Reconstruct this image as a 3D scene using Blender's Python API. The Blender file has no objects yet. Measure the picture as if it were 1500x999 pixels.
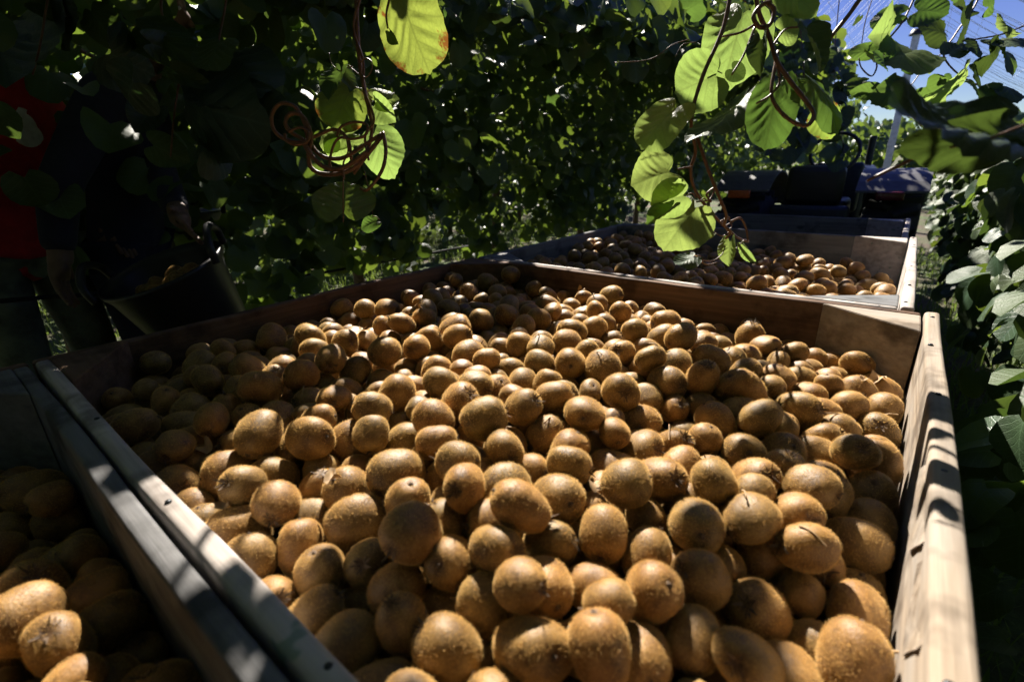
import bpy, bmesh, math, random
import numpy as np
from mathutils import Vector, Matrix, Euler
random.seed(7); RNG = np.random.default_rng(7)
SC = bpy.context.scene
COL = SC.collection
# ------------------------------------------------------------------ camera
CAMP = np.array([0.0, 0.0, 1.335])
CR = np.array([[0.78260606, -0.1948253, 0.59124517],
               [0.62194369, 0.2854633, -0.72917539],
               [-0.02671698, 0.93837828, 0.34457568]])
FPX = 701.2
cam_d = bpy.data.cameras.new('camera'); cam = bpy.data.objects.new('camera', cam_d); COL.objects.link(cam)
M4 = Matrix.Identity(4)
for i in range(3):
    for j in range(3): M4[i][j] = CR[i][j]
    M4[i][3] = CAMP[i]
cam.matrix_world = M4
cam_d.sensor_width = 36; cam_d.lens = 16.83; cam_d.clip_start = 0.02; cam_d.clip_end = 600
cam_d.dof.use_dof = True; cam_d.dof.focus_distance = 0.95; cam_d.dof.aperture_fstop = 4.5
SC.camera = cam
# ------------------------------------------------------------------ world and sun
SUN_EL = math.radians(41); SUN_AZ = (-0.66, 0.75)
_n = math.hypot(*SUN_AZ)
SUN = np.array([SUN_AZ[0]/_n*math.cos(SUN_EL), SUN_AZ[1]/_n*math.cos(SUN_EL), math.sin(SUN_EL)])
W = bpy.data.worlds.new('World'); SC.world = W; W.use_nodes = True
wn = W.node_tree.nodes; wl = W.node_tree.links
bg = wn['Background']; sky = wn.new('ShaderNodeTexSky'); sky.sky_type = 'NISHITA'; sky.sun_disc = False
sky.sun_elevation = SUN_EL; sky.sun_rotation = math.atan2(SUN[0], SUN[1])
sky.air_density = 1.0; sky.dust_density = 0.05; sky.ozone_density = 5.0
hs = wn.new('ShaderNodeHueSaturation'); hs.inputs['Saturation'].default_value = 1.15; hs.inputs['Hue'].default_value = 0.535; hs.inputs['Value'].default_value = 0.7
wl.new(sky.outputs[0], hs.inputs['Color']); wl.new(hs.outputs[0], bg.inputs[0]); bg.inputs[1].default_value = 0.05
sd = bpy.data.lights.new('sun', 'SUN'); sd.energy = 5.0; sd.angle = math.radians(0.53); sd.color = (1.0, 0.93, 0.82)
so = bpy.data.objects.new('sun', sd); COL.objects.link(so); so.location = (0, 0, 8)
so.rotation_euler = Vector(SUN).to_track_quat('Z', 'Y').to_euler()
vs = SC.view_settings; vs.view_transform = 'Standard'; vs.look = 'None'; vs.exposure = 1.5; vs.gamma = 1.0
SC.cycles.use_adaptive_sampling = True; SC.cycles.adaptive_threshold = 0.035
SC.cycles.max_bounces = 3; SC.cycles.diffuse_bounces = 1; SC.cycles.glossy_bounces = 2
SC.cycles.transmission_bounces = 4; SC.cycles.transparent_max_bounces = 6
SC.cycles.sample_clamp_indirect = 3.0; SC.cycles.use_denoising = True

# ------------------------------------------------------------------ helpers
def px(x, y, depth):
    """point of the place seen at photograph pixel x, y, at that depth in metres"""
    d = CR @ np.array([(x-750)/FPX, -(y-499.5)/FPX, -1.0])
    return CAMP + d*depth
def project(P):
    q = (np.asarray(P)-CAMP) @ CR
    z = -q[..., 2]
    zz = np.where(z > 1e-3, z, 1e-3)
    return 750+q[..., 0]/zz*FPX, 499.5-q[..., 1]/zz*FPX, z
def link(o, parent=None):
    COL.objects.link(o)
    if parent is not None: o.parent = parent
    return o
def tag(o, label=None, cat=None, group=None, kind=None):
    if label: o['label'] = label
    if cat: o['category'] = cat
    if group: o['group'] = group
    if kind: o['kind'] = kind
    return o
def empty(name, loc=(0, 0, 0)):
    o = bpy.data.objects.new(name, None); o.empty_display_size = 0.05; o.location = loc
    return link(o)
def mesh_np(name, V, F, smooth=True, UV=None, RND=None):
    """V (n,3), F (m,k) all faces of k corners; UV per vertex; RND per face"""
    me = bpy.data.meshes.new(name)
    V = np.asarray(V, dtype=np.float32); F = np.asarray(F, dtype=np.int32)
    m, k = F.shape
    me.vertices.add(len(V)); me.vertices.foreach_set('co', V.ravel())
    me.loops.add(m*k); me.loops.foreach_set('vertex_index', F.ravel())
    me.polygons.add(m); me.polygons.foreach_set('loop_start', np.arange(0, m*k, k, dtype=np.int32))
    me.polygons.foreach_set('use_smooth', np.full(m, smooth, dtype=bool))
    if UV is not None:
        uv = me.uv_layers.new(name='UVMap'); uv.data.foreach_set('uv', np.asarray(UV, dtype=np.float32)[F.ravel()].ravel())
    if RND is not None:
        at = me.attributes.new('rnd', 'FLOAT', 'FACE'); at.data.foreach_set('value', np.asarray(RND, dtype=np.float32))
    me.update(calc_edges=True); me.validate()
    return me
def bm_obj(name, bm, mat, parent=None, smooth=False):
    me = bpy.data.meshes.new(name); bm.to_mesh(me); bm.free()
    if smooth: me.polygons.foreach_set('use_smooth', np.ones(len(me.polygons), dtype=bool))
    if mat: me.materials.append(mat)
    return link(bpy.data.objects.new(name, me), parent)
def catmull(pts, n=8):
    P = np.asarray(pts, dtype=float)
    P = np.vstack([2*P[0]-P[1], P, 2*P[-1]-P[-2]])
    out = []
    for i in range(1, len(P)-2):
        for t in np.linspace(0, 1, n, endpoint=False):
            out.append(0.5*((2*P[i])+(-P[i-1]+P[i+1])*t+(2*P[i-1]-5*P[i]+4*P[i+1]-P[i+2])*t*t+(-P[i-1]+3*P[i]-3*P[i+1]+P[i+2])*t**3))
    out.append(P[-2])
    return np.array(out)
def tube_data(pts, r0, r1=None, seg=7, n=8, wob=0.0):
    C = catmull(pts, n) if n > 1 else np.asarray(pts, float)
    r1 = r0 if r1 is None else r1
    L = len(C); V = []; F = []
    T = np.gradient(C, axis=0); T /= np.linalg.norm(T, axis=1)[:, None]+1e-9
    up = np.array([0.31, 0.2, 0.93]); N = np.cross(T[0], up); N /= np.linalg.norm(N)
    for i in range(L):
        N = N-T[i]*(N@T[i]); N /= np.linalg.norm(N)+1e-9
        B = np.cross(T[i], N); r = r0+(r1-r0)*i/(L-1)
        r *= 1+wob*random.uniform(-1, 1)
        for s in range(seg):
            a = 2*math.pi*s/seg
            V.append(C[i]+r*(math.cos(a)*N+math.sin(a)*B))
    for i in range(L-1):
        for s in range(seg):
            a = i*seg+s; b = i*seg+(s+1) % seg
            F.append((a, b, b+seg, a+seg))
    # caps
    V.append(C[0]); V.append(C[-1]); c0 = len(V)-2
    for s in range(seg):
        F.append((c0, (s+1) % seg, s, c0)); e = (L-1)*seg
        F.append((c0+1, e+s, e+(s+1) % seg, c0+1))
    return np.array(V), [f if f[0] != f[3] else f[:3] for f in F]
def tube(name, pts, r0, r1=None, mat=None, parent=None, seg=7, n=8, wob=0.0):
    V, F = tube_data(pts, r0, r1, seg, n, wob)
    me = bpy.data.meshes.new(name); me.from_pydata([tuple(v) for v in V], [], F)
    me.polygons.foreach_set('use_smooth', np.ones(len(me.polygons), dtype=bool)); me.update()
    if mat: me.materials.append(mat)
    return link(bpy.data.objects.new(name, me), parent)
def revolve(name, prof, mat, parent=None, seg=32, loc=(0, 0, 0), rot=(0, 0, 0), scale=(1, 1, 1)):
    V = []; F = []
    for (r, z) in prof:
        for s in range(seg):
            a = 2*math.pi*s/seg; V.append((r*math.cos(a), r*math.sin(a), z))
    for i in range(len(prof)-1):
        for s in range(seg):
            a = i*seg+s; b = i*seg+(s+1) % seg
            F.append((a, b, b+seg, a+seg))
    me = mesh_np(name, V, F)
    me.materials.append(mat)
    o = link(bpy.data.objects.new(name, me), parent); o.location = loc; o.rotation_euler = rot; o.scale = scale
    return o

# ------------------------------------------------------------------ materials
def new_mat(name):
    m = bpy.data.materials.new(name); m.use_nodes = True
    nt = m.node_tree; b = nt.nodes['Principled BSDF']
    return m, nt, b
def N(nt, t, **kw):
    n = nt.nodes.new(t)
    for k, v in kw.items(): setattr(n, k, v)
    return n
def math_n(nt, op, a, b=None, c=None):
    n = nt.nodes.new('ShaderNodeMath'); n.operation = op
    for i, v in enumerate((a, b, c)):
        if v is None: continue
        if isinstance(v, (int, float)): n.inputs[i].default_value = v
        else: nt.links.new(v, n.inputs[i])
    return n.outputs[0]
def ramp(nt, fac, stops):
    r = nt.nodes.new('ShaderNodeValToRGB')
    while len(r.color_ramp.elements) < len(stops): r.color_ramp.elements.new(0.5)
    for e, (p, c) in zip(r.color_ramp.elements, stops):
        e.position = p; e.color = (*c, 1)
    nt.links.new(fac, r.inputs[0]); return r.outputs[0]
def noise(nt, vec, scale, detail=4, rough=0.6):
    n = nt.nodes.new('ShaderNodeTexNoise'); n.inputs['Scale'].default_value = scale
    n.inputs['Detail'].default_value = detail; n.inputs['Roughness'].default_value = rough
    if vec is not None: nt.links.new(vec, n.inputs['Vector'])
    return n.outputs['Fac']
def mixc(nt, fac, a, b, mode='MIX'):
    n = nt.nodes.new('ShaderNodeMix'); n.data_type = 'RGBA'; n.blend_type = mode
    for s, v in ((n.inputs[0], fac), (n.inputs[6], a), (n.inputs[7], b)):
        if isinstance(v, (int, float)): s.default_value = v
        elif isinstance(v, tuple): s.default_value = (*v, 1)
        else: nt.links.new(v, s)
    return n.outputs[2]
def bump(nt, h, strength, dist, b):
    n = nt.nodes.new('ShaderNodeBump'); n.inputs['Strength'].default_value = strength; n.inputs['Distance'].default_value = dist
    nt.links.new(h, n.inputs['Height']); nt.links.new(n.outputs[0], b.inputs['Normal']); return n
def simple_mat(name, col, rough=0.6, metal=0.0, nscale=30, var=0.25, bumpd=0.0):
    m, nt, b = new_mat(name)
    tc = N(nt, 'ShaderNodeTexCoord')
    f = noise(nt, tc.outputs['Object'], nscale)
    c = ramp(nt, f, [(0.3, tuple(x*(1-var) for x in col)), (0.7, tuple(min(1, x*(1+var)) for x in col))])
    nt.links.new(c, b.inputs['Base Color']); b.inputs['Roughness'].default_value = rough; b.inputs['Metallic'].default_value = metal
    if bumpd: bump(nt, f, 0.6, bumpd, b)
    return m
def wood_mat(name, dark, light, flecks=False, grey=(0.3, 0.29, 0.28), greyf=0.5):
    m, nt, b = new_mat(name)
    tc = N(nt, 'ShaderNodeTexCoord'); oi = N(nt, 'ShaderNodeObjectInfo')
    off = N(nt, 'ShaderNodeVectorMath', operation='MULTIPLY_ADD')
    cx = N(nt, 'ShaderNodeCombineXYZ')
    nt.links.new(math_n(nt, 'MULTIPLY', oi.outputs['Random'], 37.0), cx.inputs[0]); nt.links.new(math_n(nt, 'MULTIPLY', oi.outputs['Random'], 91.0), cx.inputs[1])
    off.inputs[1].default_value = (1, 1, 1)
    nt.links.new(tc.outputs['Object'], off.inputs[0]); nt.links.new(cx.outputs[0], off.inputs[2])
    mp = N(nt, 'ShaderNodeMapping'); mp.inputs['Scale'].default_value = (3, 75, 75); nt.links.new(off.outputs[0], mp.inputs[0])
    g = noise(nt, mp.outputs[0], 1.0, 6, 0.65)
    mp2 = N(nt, 'ShaderNodeMapping'); mp2.inputs['Scale'].default_value = (5, 22, 22); nt.links.new(off.outputs[0], mp2.inputs[0])
    g2 = noise(nt, mp2.outputs[0], 1.0, 3)
    c = ramp(nt, g, [(0.25, dark), (0.5, tuple((a+d)/2 for a, d in zip(dark, light))), (0.72, light)])
    patch = noise(nt, off.outputs[0], 9, 4)
    c = mixc(nt, math_n(nt, 'MULTIPLY', ramp(nt, g2, [(0.35, (0, 0, 0)), (0.7, (1, 1, 1))]), greyf), c, grey)
    c = mixc(nt, math_n(nt, 'MULTIPLY', ramp(nt, patch, [(0.51, (0, 0, 0)), (0.64, (1, 1, 1))]), 0.7), c, tuple(x*0.45 for x in dark))
    # knots
    vo = N(nt, 'ShaderNodeTexVoronoi'); mp3 = N(nt, 'ShaderNodeMapping'); mp3.inputs['Scale'].default_value = (5, 9, 9)
    nt.links.new(off.outputs[0], mp3.inputs[0]); nt.links.new(mp3.outputs[0], vo.inputs['Vector']); vo.inputs['Scale'].default_value = 1.0
    kn = ramp(nt, vo.outputs['Distance'], [(0.05, (1, 1, 1)), (0.12, (0, 0, 0))])
    c = mixc(nt, math_n(nt, 'MULTIPLY', kn, 0.7), c, tuple(x*0.3 for x in dark))
    if flecks:
        fl = noise(nt, off.outputs[0], 26, 2)
        fm = ramp(nt, fl, [(0.66, (0, 0, 0)), (0.70, (1, 1, 1))])
        c = mixc(nt, math_n(nt, 'MULTIPLY', fm, 0.75), c, (0.16, 0.24, 0.19))
    nt.links.new(c, b.inputs['Base Color']); b.inputs['Roughness'].default_value = 0.82
    b.inputs['Specular IOR Level'].default_value = 0.25
    bump(nt, g, 0.55, 0.0025, b)
    return m
MAT = {}
MAT['wood_in'] = wood_mat('board_wood', (0.07, 0.035, 0.02), (0.2, 0.115, 0.07), grey=(0.13, 0.11, 0.1), greyf=0.3)
MAT['wood_rail'] = wood_mat('weathered_rail_wood', (0.26, 0.215, 0.185), (0.62, 0.55, 0.5), flecks=True, grey=(0.55, 0.52, 0.5), greyf=0.6)
MAT['wood_warm'] = wood_mat('pale_rail_wood', (0.16, 0.115, 0.078), (0.45, 0.36, 0.27), grey=(0.36, 0.335, 0.305), greyf=0.55)
MAT['wood_grey'] = wood_mat('grey_bin_wood', (0.07, 0.068, 0.068), (0.22, 0.215, 0.215), grey=(0.19, 0.2, 0.215), greyf=0.6)
MAT['bark'] = simple_mat('vine_bark', (0.10, 0.065, 0.04), 0.9, nscale=60, var=0.5, bumpd=0.004)
MAT['cane'] = simple_mat('young_cane', (0.13, 0.06, 0.03), 0.45, nscale=80, var=0.4, bumpd=0.0006)
MAT['metal_dark'] = simple_mat('dark_metal', (0.03, 0.035, 0.04), 0.45, 0.6)
MAT['tyre'] = simple_mat('tyre_rubber', (0.018, 0.018, 0.02), 0.85, nscale=50, bumpd=0.002)
MAT['tractor'] = simple_mat('tractor_paint', (0.012, 0.016, 0.035), 0.4, 0.1)
MAT['fender'] = simple_mat('fender_grey', (0.085, 0.085, 0.092), 0.5)
MAT['lens'] = simple_mat('orange_lens', (0.55, 0.1, 0.02), 0.25, nscale=90)
MAT['lens_red'] = simple_mat('red_lens', (0.09, 0.012, 0.012), 0.25, nscale=90)
MAT['tub'] = simple_mat('black_rubber', (0.014, 0.014, 0.016), 0.42, nscale=20, bumpd=0.001)
MAT['hose'] = simple_mat('black_pipe', (0.01, 0.01, 0.011), 0.9)
MAT['concrete'] = simple_mat('pale_concrete', (0.62, 0.63, 0.66), 0.8, nscale=18, bumpd=0.003)
MAT['net'] = simple_mat('net_thread', (0.62, 0.66, 0.78), 0.7)
MAT['skin'] = simple_mat('skin', (0.15, 0.085, 0.058), 0.6)
MAT['hair'] = simple_mat('hair', (0.025, 0.017, 0.012), 0.6, nscale=120, var=0.5)
MAT['red'] = simple_mat('red_cotton', (0.42, 0.015, 0.018), 0.85, nscale=25, bumpd=0.004)
MAT['navy'] = simple_mat('navy_cotton', (0.012, 0.014, 0.032), 0.9, nscale=25, bumpd=0.004)
MAT['olive'] = simple_mat('olive_cotton', (0.12, 0.14, 0.1), 0.9, nscale=14, var=0.5, bumpd=0.004)
MAT['print'] = simple_mat('white_print', (0.62, 0.66, 0.68), 0.8)
MAT['strap'] = simple_mat('pale_strap', (0.5, 0.5, 0.55), 0.8)
MAT['boot'] = simple_mat('boot_leather', (0.04, 0.03, 0.022), 0.7)

def leaf_mat(name, top, back, under=None, trans=0.5, rough=0.38, vein=True, spec=0.5, brown=0.0):
    m, nt, b = new_mat(name)
    uv = N(nt, 'ShaderNodeUVMap'); uv.uv_map = 'UVMap'
    sx = N(nt, 'ShaderNodeSeparateXYZ'); nt.links.new(uv.outputs[0], sx.inputs[0])
    au = math_n(nt, 'ABSOLUTE', sx.outputs[0]); v = sx.outputs[1]
    oi = N(nt, 'ShaderNodeObjectInfo'); at = N(nt, 'ShaderNodeAttribute'); at.attribute_name = 'rnd'
    rnd = math_n(nt, 'FRACT', math_n(nt, 'ADD', oi.outputs['Random'], at.outputs['Fac']))
    # vein mask
    s = math_n(nt, 'ADD', v, math_n(nt, 'MULTIPLY', au, -0.8))
    s = math_n(nt, 'ADD', s, math_n(nt, 'MULTIPLY', math_n(nt, 'MULTIPLY', au, au), 0.5))
    fr = math_n(nt, 'FRACT', math_n(nt, 'ADD', math_n(nt, 'MULTIPLY', s, 6.5), 8.4))
    tri = math_n(nt, 'ABSOLUTE', math_n(nt, 'SUBTRACT', fr, 0.5))          # 0 on the vein
    side = math_n(nt, 'SMOOTH_MIN', math_n(nt, 'MULTIPLY', tri, 6.0), 1.0, 0.2)
    mid = math_n(nt, 'MINIMUM', math_n(nt, 'MULTIPLY', au, 42.0), 1.0)
    vm = math_n(nt, 'SUBTRACT', 1.0, math_n(nt, 'MULTIPLY', math_n(nt, 'MINIMUM', math_n(nt, 'ADD', math_n(nt, 'MULTIPLY', tri, 9.0), 0.15), 1.0), mid))
    vx = N(nt, 'ShaderNodeTexVoronoi'); vx.feature = 'DISTANCE_TO_EDGE'; vx.inputs['Scale'].default_value = 22; nt.links.new(uv.outputs[0], vx.inputs['Vector'])
    net = math_n(nt, 'MINIMUM', math_n(nt, 'MULTIPLY', vx.outputs['Distance'], 7.0), 1.0)
    nz = noise(nt, uv.outputs[0], 4.0, 3)
    top2 = tuple(x*0.6 for x in top)
    ct = mixc(nt, nz, top2, tuple(min(1, x*1.4) for x in top))
    ct = mixc(nt, math_n(nt, 'MULTIPLY', rnd, 0.5), ct, tuple(min(1, x) for x in (top[0]*2.2, top[1]*1.5, top[2]*0.9)))
    ct = mixc(nt, math_n(nt, 'MULTIPLY', vm, 0.5), ct, tuple(min(1, x*2.2+0.02) for x in top))
    cb = mixc(nt, nz, tuple(x*0.72 for x in back), back)
    cb = mixc(nt, math_n(nt, 'MULTIPLY', rnd, 0.6), cb, (back[0]*0.55, back[1]*0.75, back[2]*0.7))
    cb = mixc(nt, math_n(nt, 'MULTIPLY', vm, 0.55), cb, tuple(x*0.4 for x in back))
    cb = mixc(nt, math_n(nt, 'MULTIPLY', math_n(nt, 'SUBTRACT', 1.0, net), 0.28), cb, tuple(x*0.45 for x in back))
    if brown:
        bn = noise(nt, uv.outputs[0], 3.3, 5, 0.7)
        rr = math_n(nt, 'ADD', bn, math_n(nt, 'MULTIPLY', math_n(nt, 'ADD', au, math_n(nt, 'ABSOLUTE', math_n(nt, 'SUBTRACT', v, 0.45))), brown))
        bmk = ramp(nt, rr, [(0.86, (0, 0, 0)), (0.93, (1, 1, 1))])
        cb = mixc(nt, bmk, cb, (0.2, 0.075, 0.015)); ct = mixc(nt, bmk, ct, (0.12, 0.06, 0.02))
    nt.links.new(ct, b.inputs['Base Color']); b.inputs['Roughness'].default_value = rough; b.inputs['Specular IOR Level'].default_value = spec
    hgt = math_n(nt, 'ADD', math_n(nt, 'MULTIPLY', vm, -1.0), math_n(nt, 'MULTIPLY', net, 0.35))
    bump(nt, hgt, 0.3, 0.0025, b)
    tl = N(nt, 'ShaderNodeBsdfTranslucent'); nt.links.new(cb, tl.inputs['Color'])
    mx = N(nt, 'ShaderNodeMixShader'); mx.inputs[0].default_value = trans
    nt.links.new(b.outputs[0], mx.inputs[1]); nt.links.new(tl.outputs[0], mx.inputs[2])
    nt.links.new(mx.outputs[0], nt.nodes['Material Output'].inputs['Surface'])
    return m
MAT['leaf'] = leaf_mat('kiwi_leaf', (0.034, 0.078, 0.052), (0.28, 0.38, 0.045), trans=0.32, rough=0.4, spec=0.55)
MAT['leaf_thick'] = leaf_mat('old_kiwi_leaf', (0.04, 0.075, 0.032), (0.12, 0.18, 0.03), trans=0.25, rough=0.52, spec=0.35)
MAT['leaf_glow'] = leaf_mat('thin_kiwi_leaf', (0.07, 0.12, 0.03), (0.4, 0.52, 0.12), trans=0.58, rough=0.5)
MAT['leaf_brown'] = leaf_mat('ageing_kiwi_leaf', (0.07, 0.1, 0.03), (0.36, 0.44, 0.07), trans=0.55, rough=0.5, brown=0.55)
MAT['leaf_dark'] = leaf_mat('dark_glossy_leaf', (0.02, 0.042, 0.028), (0.05, 0.1, 0.02), trans=0.12, rough=0.48, spec=0.5)
MAT['leaf_deep'] = leaf_mat('deep_green_leaf', (0.03, 0.065, 0.025), (0.15, 0.25, 0.04), trans=0.45, rough=0.5)

def kiwi_mat():
    m, nt, b = new_mat('kiwi_skin')
    tc = N(nt, 'ShaderNodeTexCoord'); oi = N(nt, 'ShaderNodeObjectInfo'); at = N(nt, 'ShaderNodeAttribute'); at.attribute_name = 'rnd'
    rnd = math_n(nt, 'FRACT', math_n(nt, 'ADD', oi.outputs['Random'], at.outputs['Fac']))
    sx = N(nt, 'ShaderNodeVectorMath', operation='ADD'); nt.links.new(tc.outputs['Object'], sx.inputs[0])
    cx = N(nt, 'ShaderNodeCombineXYZ'); nt.links.new(math_n(nt, 'MULTIPLY', rnd, 13.0), cx.inputs[0]); nt.links.new(cx.outputs[0], sx.inputs[1])
    n1 = noise(nt, sx.outputs[0], 38, 4); n2 = noise(nt, sx.outputs[0], 420, 3, 0.7)
    c = ramp(nt, n1, [(0.28, (0.1, 0.05, 0.014)), (0.5, (0.265, 0.146, 0.042)), (0.72, (0.45, 0.27, 0.09))])
    hue = mixc(nt, rnd, (0.72, 0.82, 0.8), (1.18, 1.04, 0.95))
    c = mixc(nt, 1.0, c, hue, 'MULTIPLY')
    c = mixc(nt, math_n(nt, 'MULTIPLY', ramp(nt, n2, [(0.42, (1, 1, 1)), (0.58, (0, 0, 0))]), 0.35), c, (0.13, 0.065, 0.022))
    n3 = noise(nt, sx.outputs[0], 62, 5, 0.7)
    c = mixc(nt, math_n(nt, 'MULTIPLY', ramp(nt, n3, [(0.60, (0, 0, 0)), (0.67, (1, 1, 1))]), 0.6), c, (0.085, 0.04, 0.014))
    tp_ = N(nt, 'ShaderNodeAttribute'); tp_.attribute_name = 'tip'
    c = mixc(nt, math_n(nt, 'MULTIPLY', tp_.outputs['Fac'], 0.8), c, (0.07, 0.032, 0.012))
    nt.links.new(c, b.inputs['Base Color']); b.inputs['Roughness'].default_value = 0.5
    b.inputs['Specular IOR Level'].default_value = 0.42
    b.inputs['Sheen Weight'].default_value = 0.45; b.inputs['Sheen Roughness'].default_value = 0.4
    b.inputs['Sheen Tint'].default_value = (1.0, 0.66, 0.28, 1)
    bump(nt, n2, 0.5, 0.0012, b)
    return m
MAT['kiwi'] = kiwi_mat()
def fuzz_mat():
    m, nt, b = new_mat('kiwi_fuzz')
    b.inputs['Base Color'].default_value = (0.74, 0.47, 0.17, 1); b.inputs['Roughness'].default_value = 0.6
    tl = N(nt, 'ShaderNodeBsdfTranslucent'); tl.inputs['Color'].default_value = (0.88, 0.56, 0.19, 1)
    mx = N(nt, 'ShaderNodeMixShader'); mx.inputs[0].default_value = 0.5
    nt.links.new(b.outputs[0], mx.inputs[1]); nt.links.new(tl.outputs[0], mx.inputs[2])
    nt.links.new(mx.outputs[0], nt.nodes['Material Output'].inputs['Surface'])
    return m
MAT['fuzz'] = fuzz_mat()
MAT['calyx'] = simple_mat('dry_calyx', (0.11, 0.07, 0.042), 0.85, nscale=220, var=0.75)
MAT['stalk'] = simple_mat('dry_stalk', (0.4, 0.26, 0.13), 0.7, nscale=120)

# ------------------------------------------------------------------ ground
def ground_mat():
    m, nt, b = new_mat('orchard_ground')
    tc = N(nt, 'ShaderNodeTexCoord')
    n1 = noise(nt, tc.outputs['Object'], 1.4, 5); n2 = noise(nt, tc.outputs['Object'], 28, 4)
    g = ramp(nt, n2, [(0.3, (0.03, 0.045, 0.014)), (0.7, (0.09, 0.13, 0.035))])
    c = mixc(nt, ramp(nt, n1, [(0.45, (0, 0, 0)), (0.6, (1, 1, 1))]), g, (0.085, 0.062, 0.04))
    nt.links.new(c, b.inputs['Base Color']); b.inputs['Roughness'].default_value = 0.95
    bump(nt, n2, 0.8, 0.03, b); return m
gx = np.concatenate([[-300, -120, -60, -30], np.linspace(-15, 8, 40), [15, 30, 60, 120, 300]])
gy = np.concatenate([[-300, -60, -20], np.linspace(-6, 20, 44), [30, 60, 120, 300]])
GX, GY = np.meshgrid(gx, gy, indexing='ij'); GZ = 0.03*np.sin(GX*1.3+1)*np.cos(GY*0.9)+0.012*RNG.standard_normal(GX.shape)
GZ = GZ+0.14*np.clip((-GX-1.3)/0.9, 0, 1)
ni, nj = GX.shape; idx = np.arange(ni*nj).reshape(ni, nj)
gf = np.stack([idx[:-1, :-1], idx[1:, :-1], idx[1:, 1:], idx[:-1, 1:]], -1).reshape(-1, 4)
me = mesh_np('ground', np.stack([GX, GY, GZ], -1).reshape(-1, 3), gf); me.materials.append(ground_mat())
tag(link(bpy.data.objects.new('ground', me)), 'shaded orchard ground under the kiwi vines', kind='structure')

def grass():
    n = 26000
    X = RNG.uniform(-7.5, -1.3, n); Y = RNG.uniform(-1.0, 9.0, n)
    n2 = 5000
    X = np.concatenate([X, RNG.uniform(0.15, 1.6, n2)]); Y = np.concatenate([Y, RNG.uniform(0.2, 9, n2)]); n += n2
    keep = (np.sin(X*2.1+0.7*np.sin(Y*1.7))+np.cos(Y*2.3)) > -0.9
    X = X[keep]; Y = Y[keep]; n = len(X)
    a = RNG.uniform(0, 6.283, n); h = RNG.uniform(0.06, 0.2, n); w = RNG.uniform(0.003, 0.007, n)
    le = RNG.uniform(0.1, 0.9, n)*h
    z = -0.03+0.14*np.clip((-X-1.3)/0.9, 0, 1)
    d = np.stack([np.cos(a), np.sin(a), 0*a], 1); p = np.stack([-np.sin(a), np.cos(a), 0*a], 1)
    P = np.stack([X, Y, z], 1); up = np.array([0, 0, 1.0])
    V = np.stack([P-p*w[:, None], P+p*w[:, None],
                  P+up*(h*0.6)[:, None]+d*(le*0.3)[:, None]+p*(w*0.8)[:, None], P+up*(h*0.6)[:, None]+d*(le*0.3)[:, None]-p*(w*0.8)[:, None],
                  P+up*h[:, None]+d*le[:, None]], 1)
    k = np.arange(n)[:, None]*5
    T = np.concatenate([k+np.array([[0, 1, 2]]), k+np.array([[0, 2, 3]]), k+np.array([[3, 2, 4]])], 0)
    me = mesh_np('grass', V.reshape(-1, 3), T, True, UV=np.tile(np.array([[-.1, 0], [.1, 0], [.1, .6], [-.1, .6], [0, 1.]]), (n, 1)), RND=np.tile(RNG.random(n), 3))
    me.materials.append(leaf_mat('grass_blade', (0.07, 0.12, 0.03), (0.3, 0.4, 0.07), trans=0.4, rough=0.5, spec=0.3))
    tag(link(bpy.data.objects.new('grass', me)), 'rough green grass growing between the vine rows', 'grass', kind='stuff')
grass()

# ------------------------------------------------------------------ wooden bins
ZR = 1.05
def board(name, length, width, thick, loc, rot, mat, parent, bev=0.004, jag=0.0):
    """a plank: length along local X, width along local Z, thickness along local Y"""
    bm = bmesh.new(); nseg = max(2, int(length/0.08))
    bmesh.ops.create_cube(bm, size=1.0)
    for v in bm.verts: v.co.x *= length; v.co.y *= thick; v.co.z *= width
    ed = [e for e in bm.edges if abs(e.verts[0].co.x-e.verts[1].co.x) > length*0.5]
    bmesh.ops.subdivide_edges(bm, edges=ed, cuts=nseg)
    ph = random.uniform(0, 6)
    for v in bm.verts:
        v.co.y += 0.0010*math.sin(v.co.x*9+ph)+random.uniform(-.0005, .0005)
        v.co.z += 0.0014*math.sin(v.co.x*7+ph*2)+random.uniform(-.0009, .0009)
        if jag and v.co.z < 0: v.co.z += random.uniform(-jag, jag)
    o = bm_obj(name, bm, mat, parent, smooth=True)
    o.location = loc; o.rotation_euler = rot
    md = o.modifiers.new('bevel', 'BEVEL'); md.width = bev; md.segments = 3; md.limit_method = 'ANGLE'; md.angle_limit = 0.6
    return o
def prism(name, pts, z0, z1, mat, parent, loc):
    bm = bmesh.new()
    lo = [bm.verts.new((x, y, z0)) for x, y in pts]; hi = [bm.verts.new((x, y, z1)) for x, y in pts]
    bm.faces.new(hi); bm.faces.new(lo[::-1])
    n = len(pts)
    for i in range(n): bm.faces.new((lo[i], lo[(i+1) % n], hi[(i+1) % n], hi[i]))
    bmesh.ops.recalc_face_normals(bm, faces=bm.faces)
    o = bm_obj(name, bm, mat, parent); o.location = loc
    md = o.modifiers.new('bevel', 'BEVEL'); md.width = 0.003; md.segments = 2
    return o
BH = 0.62
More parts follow.
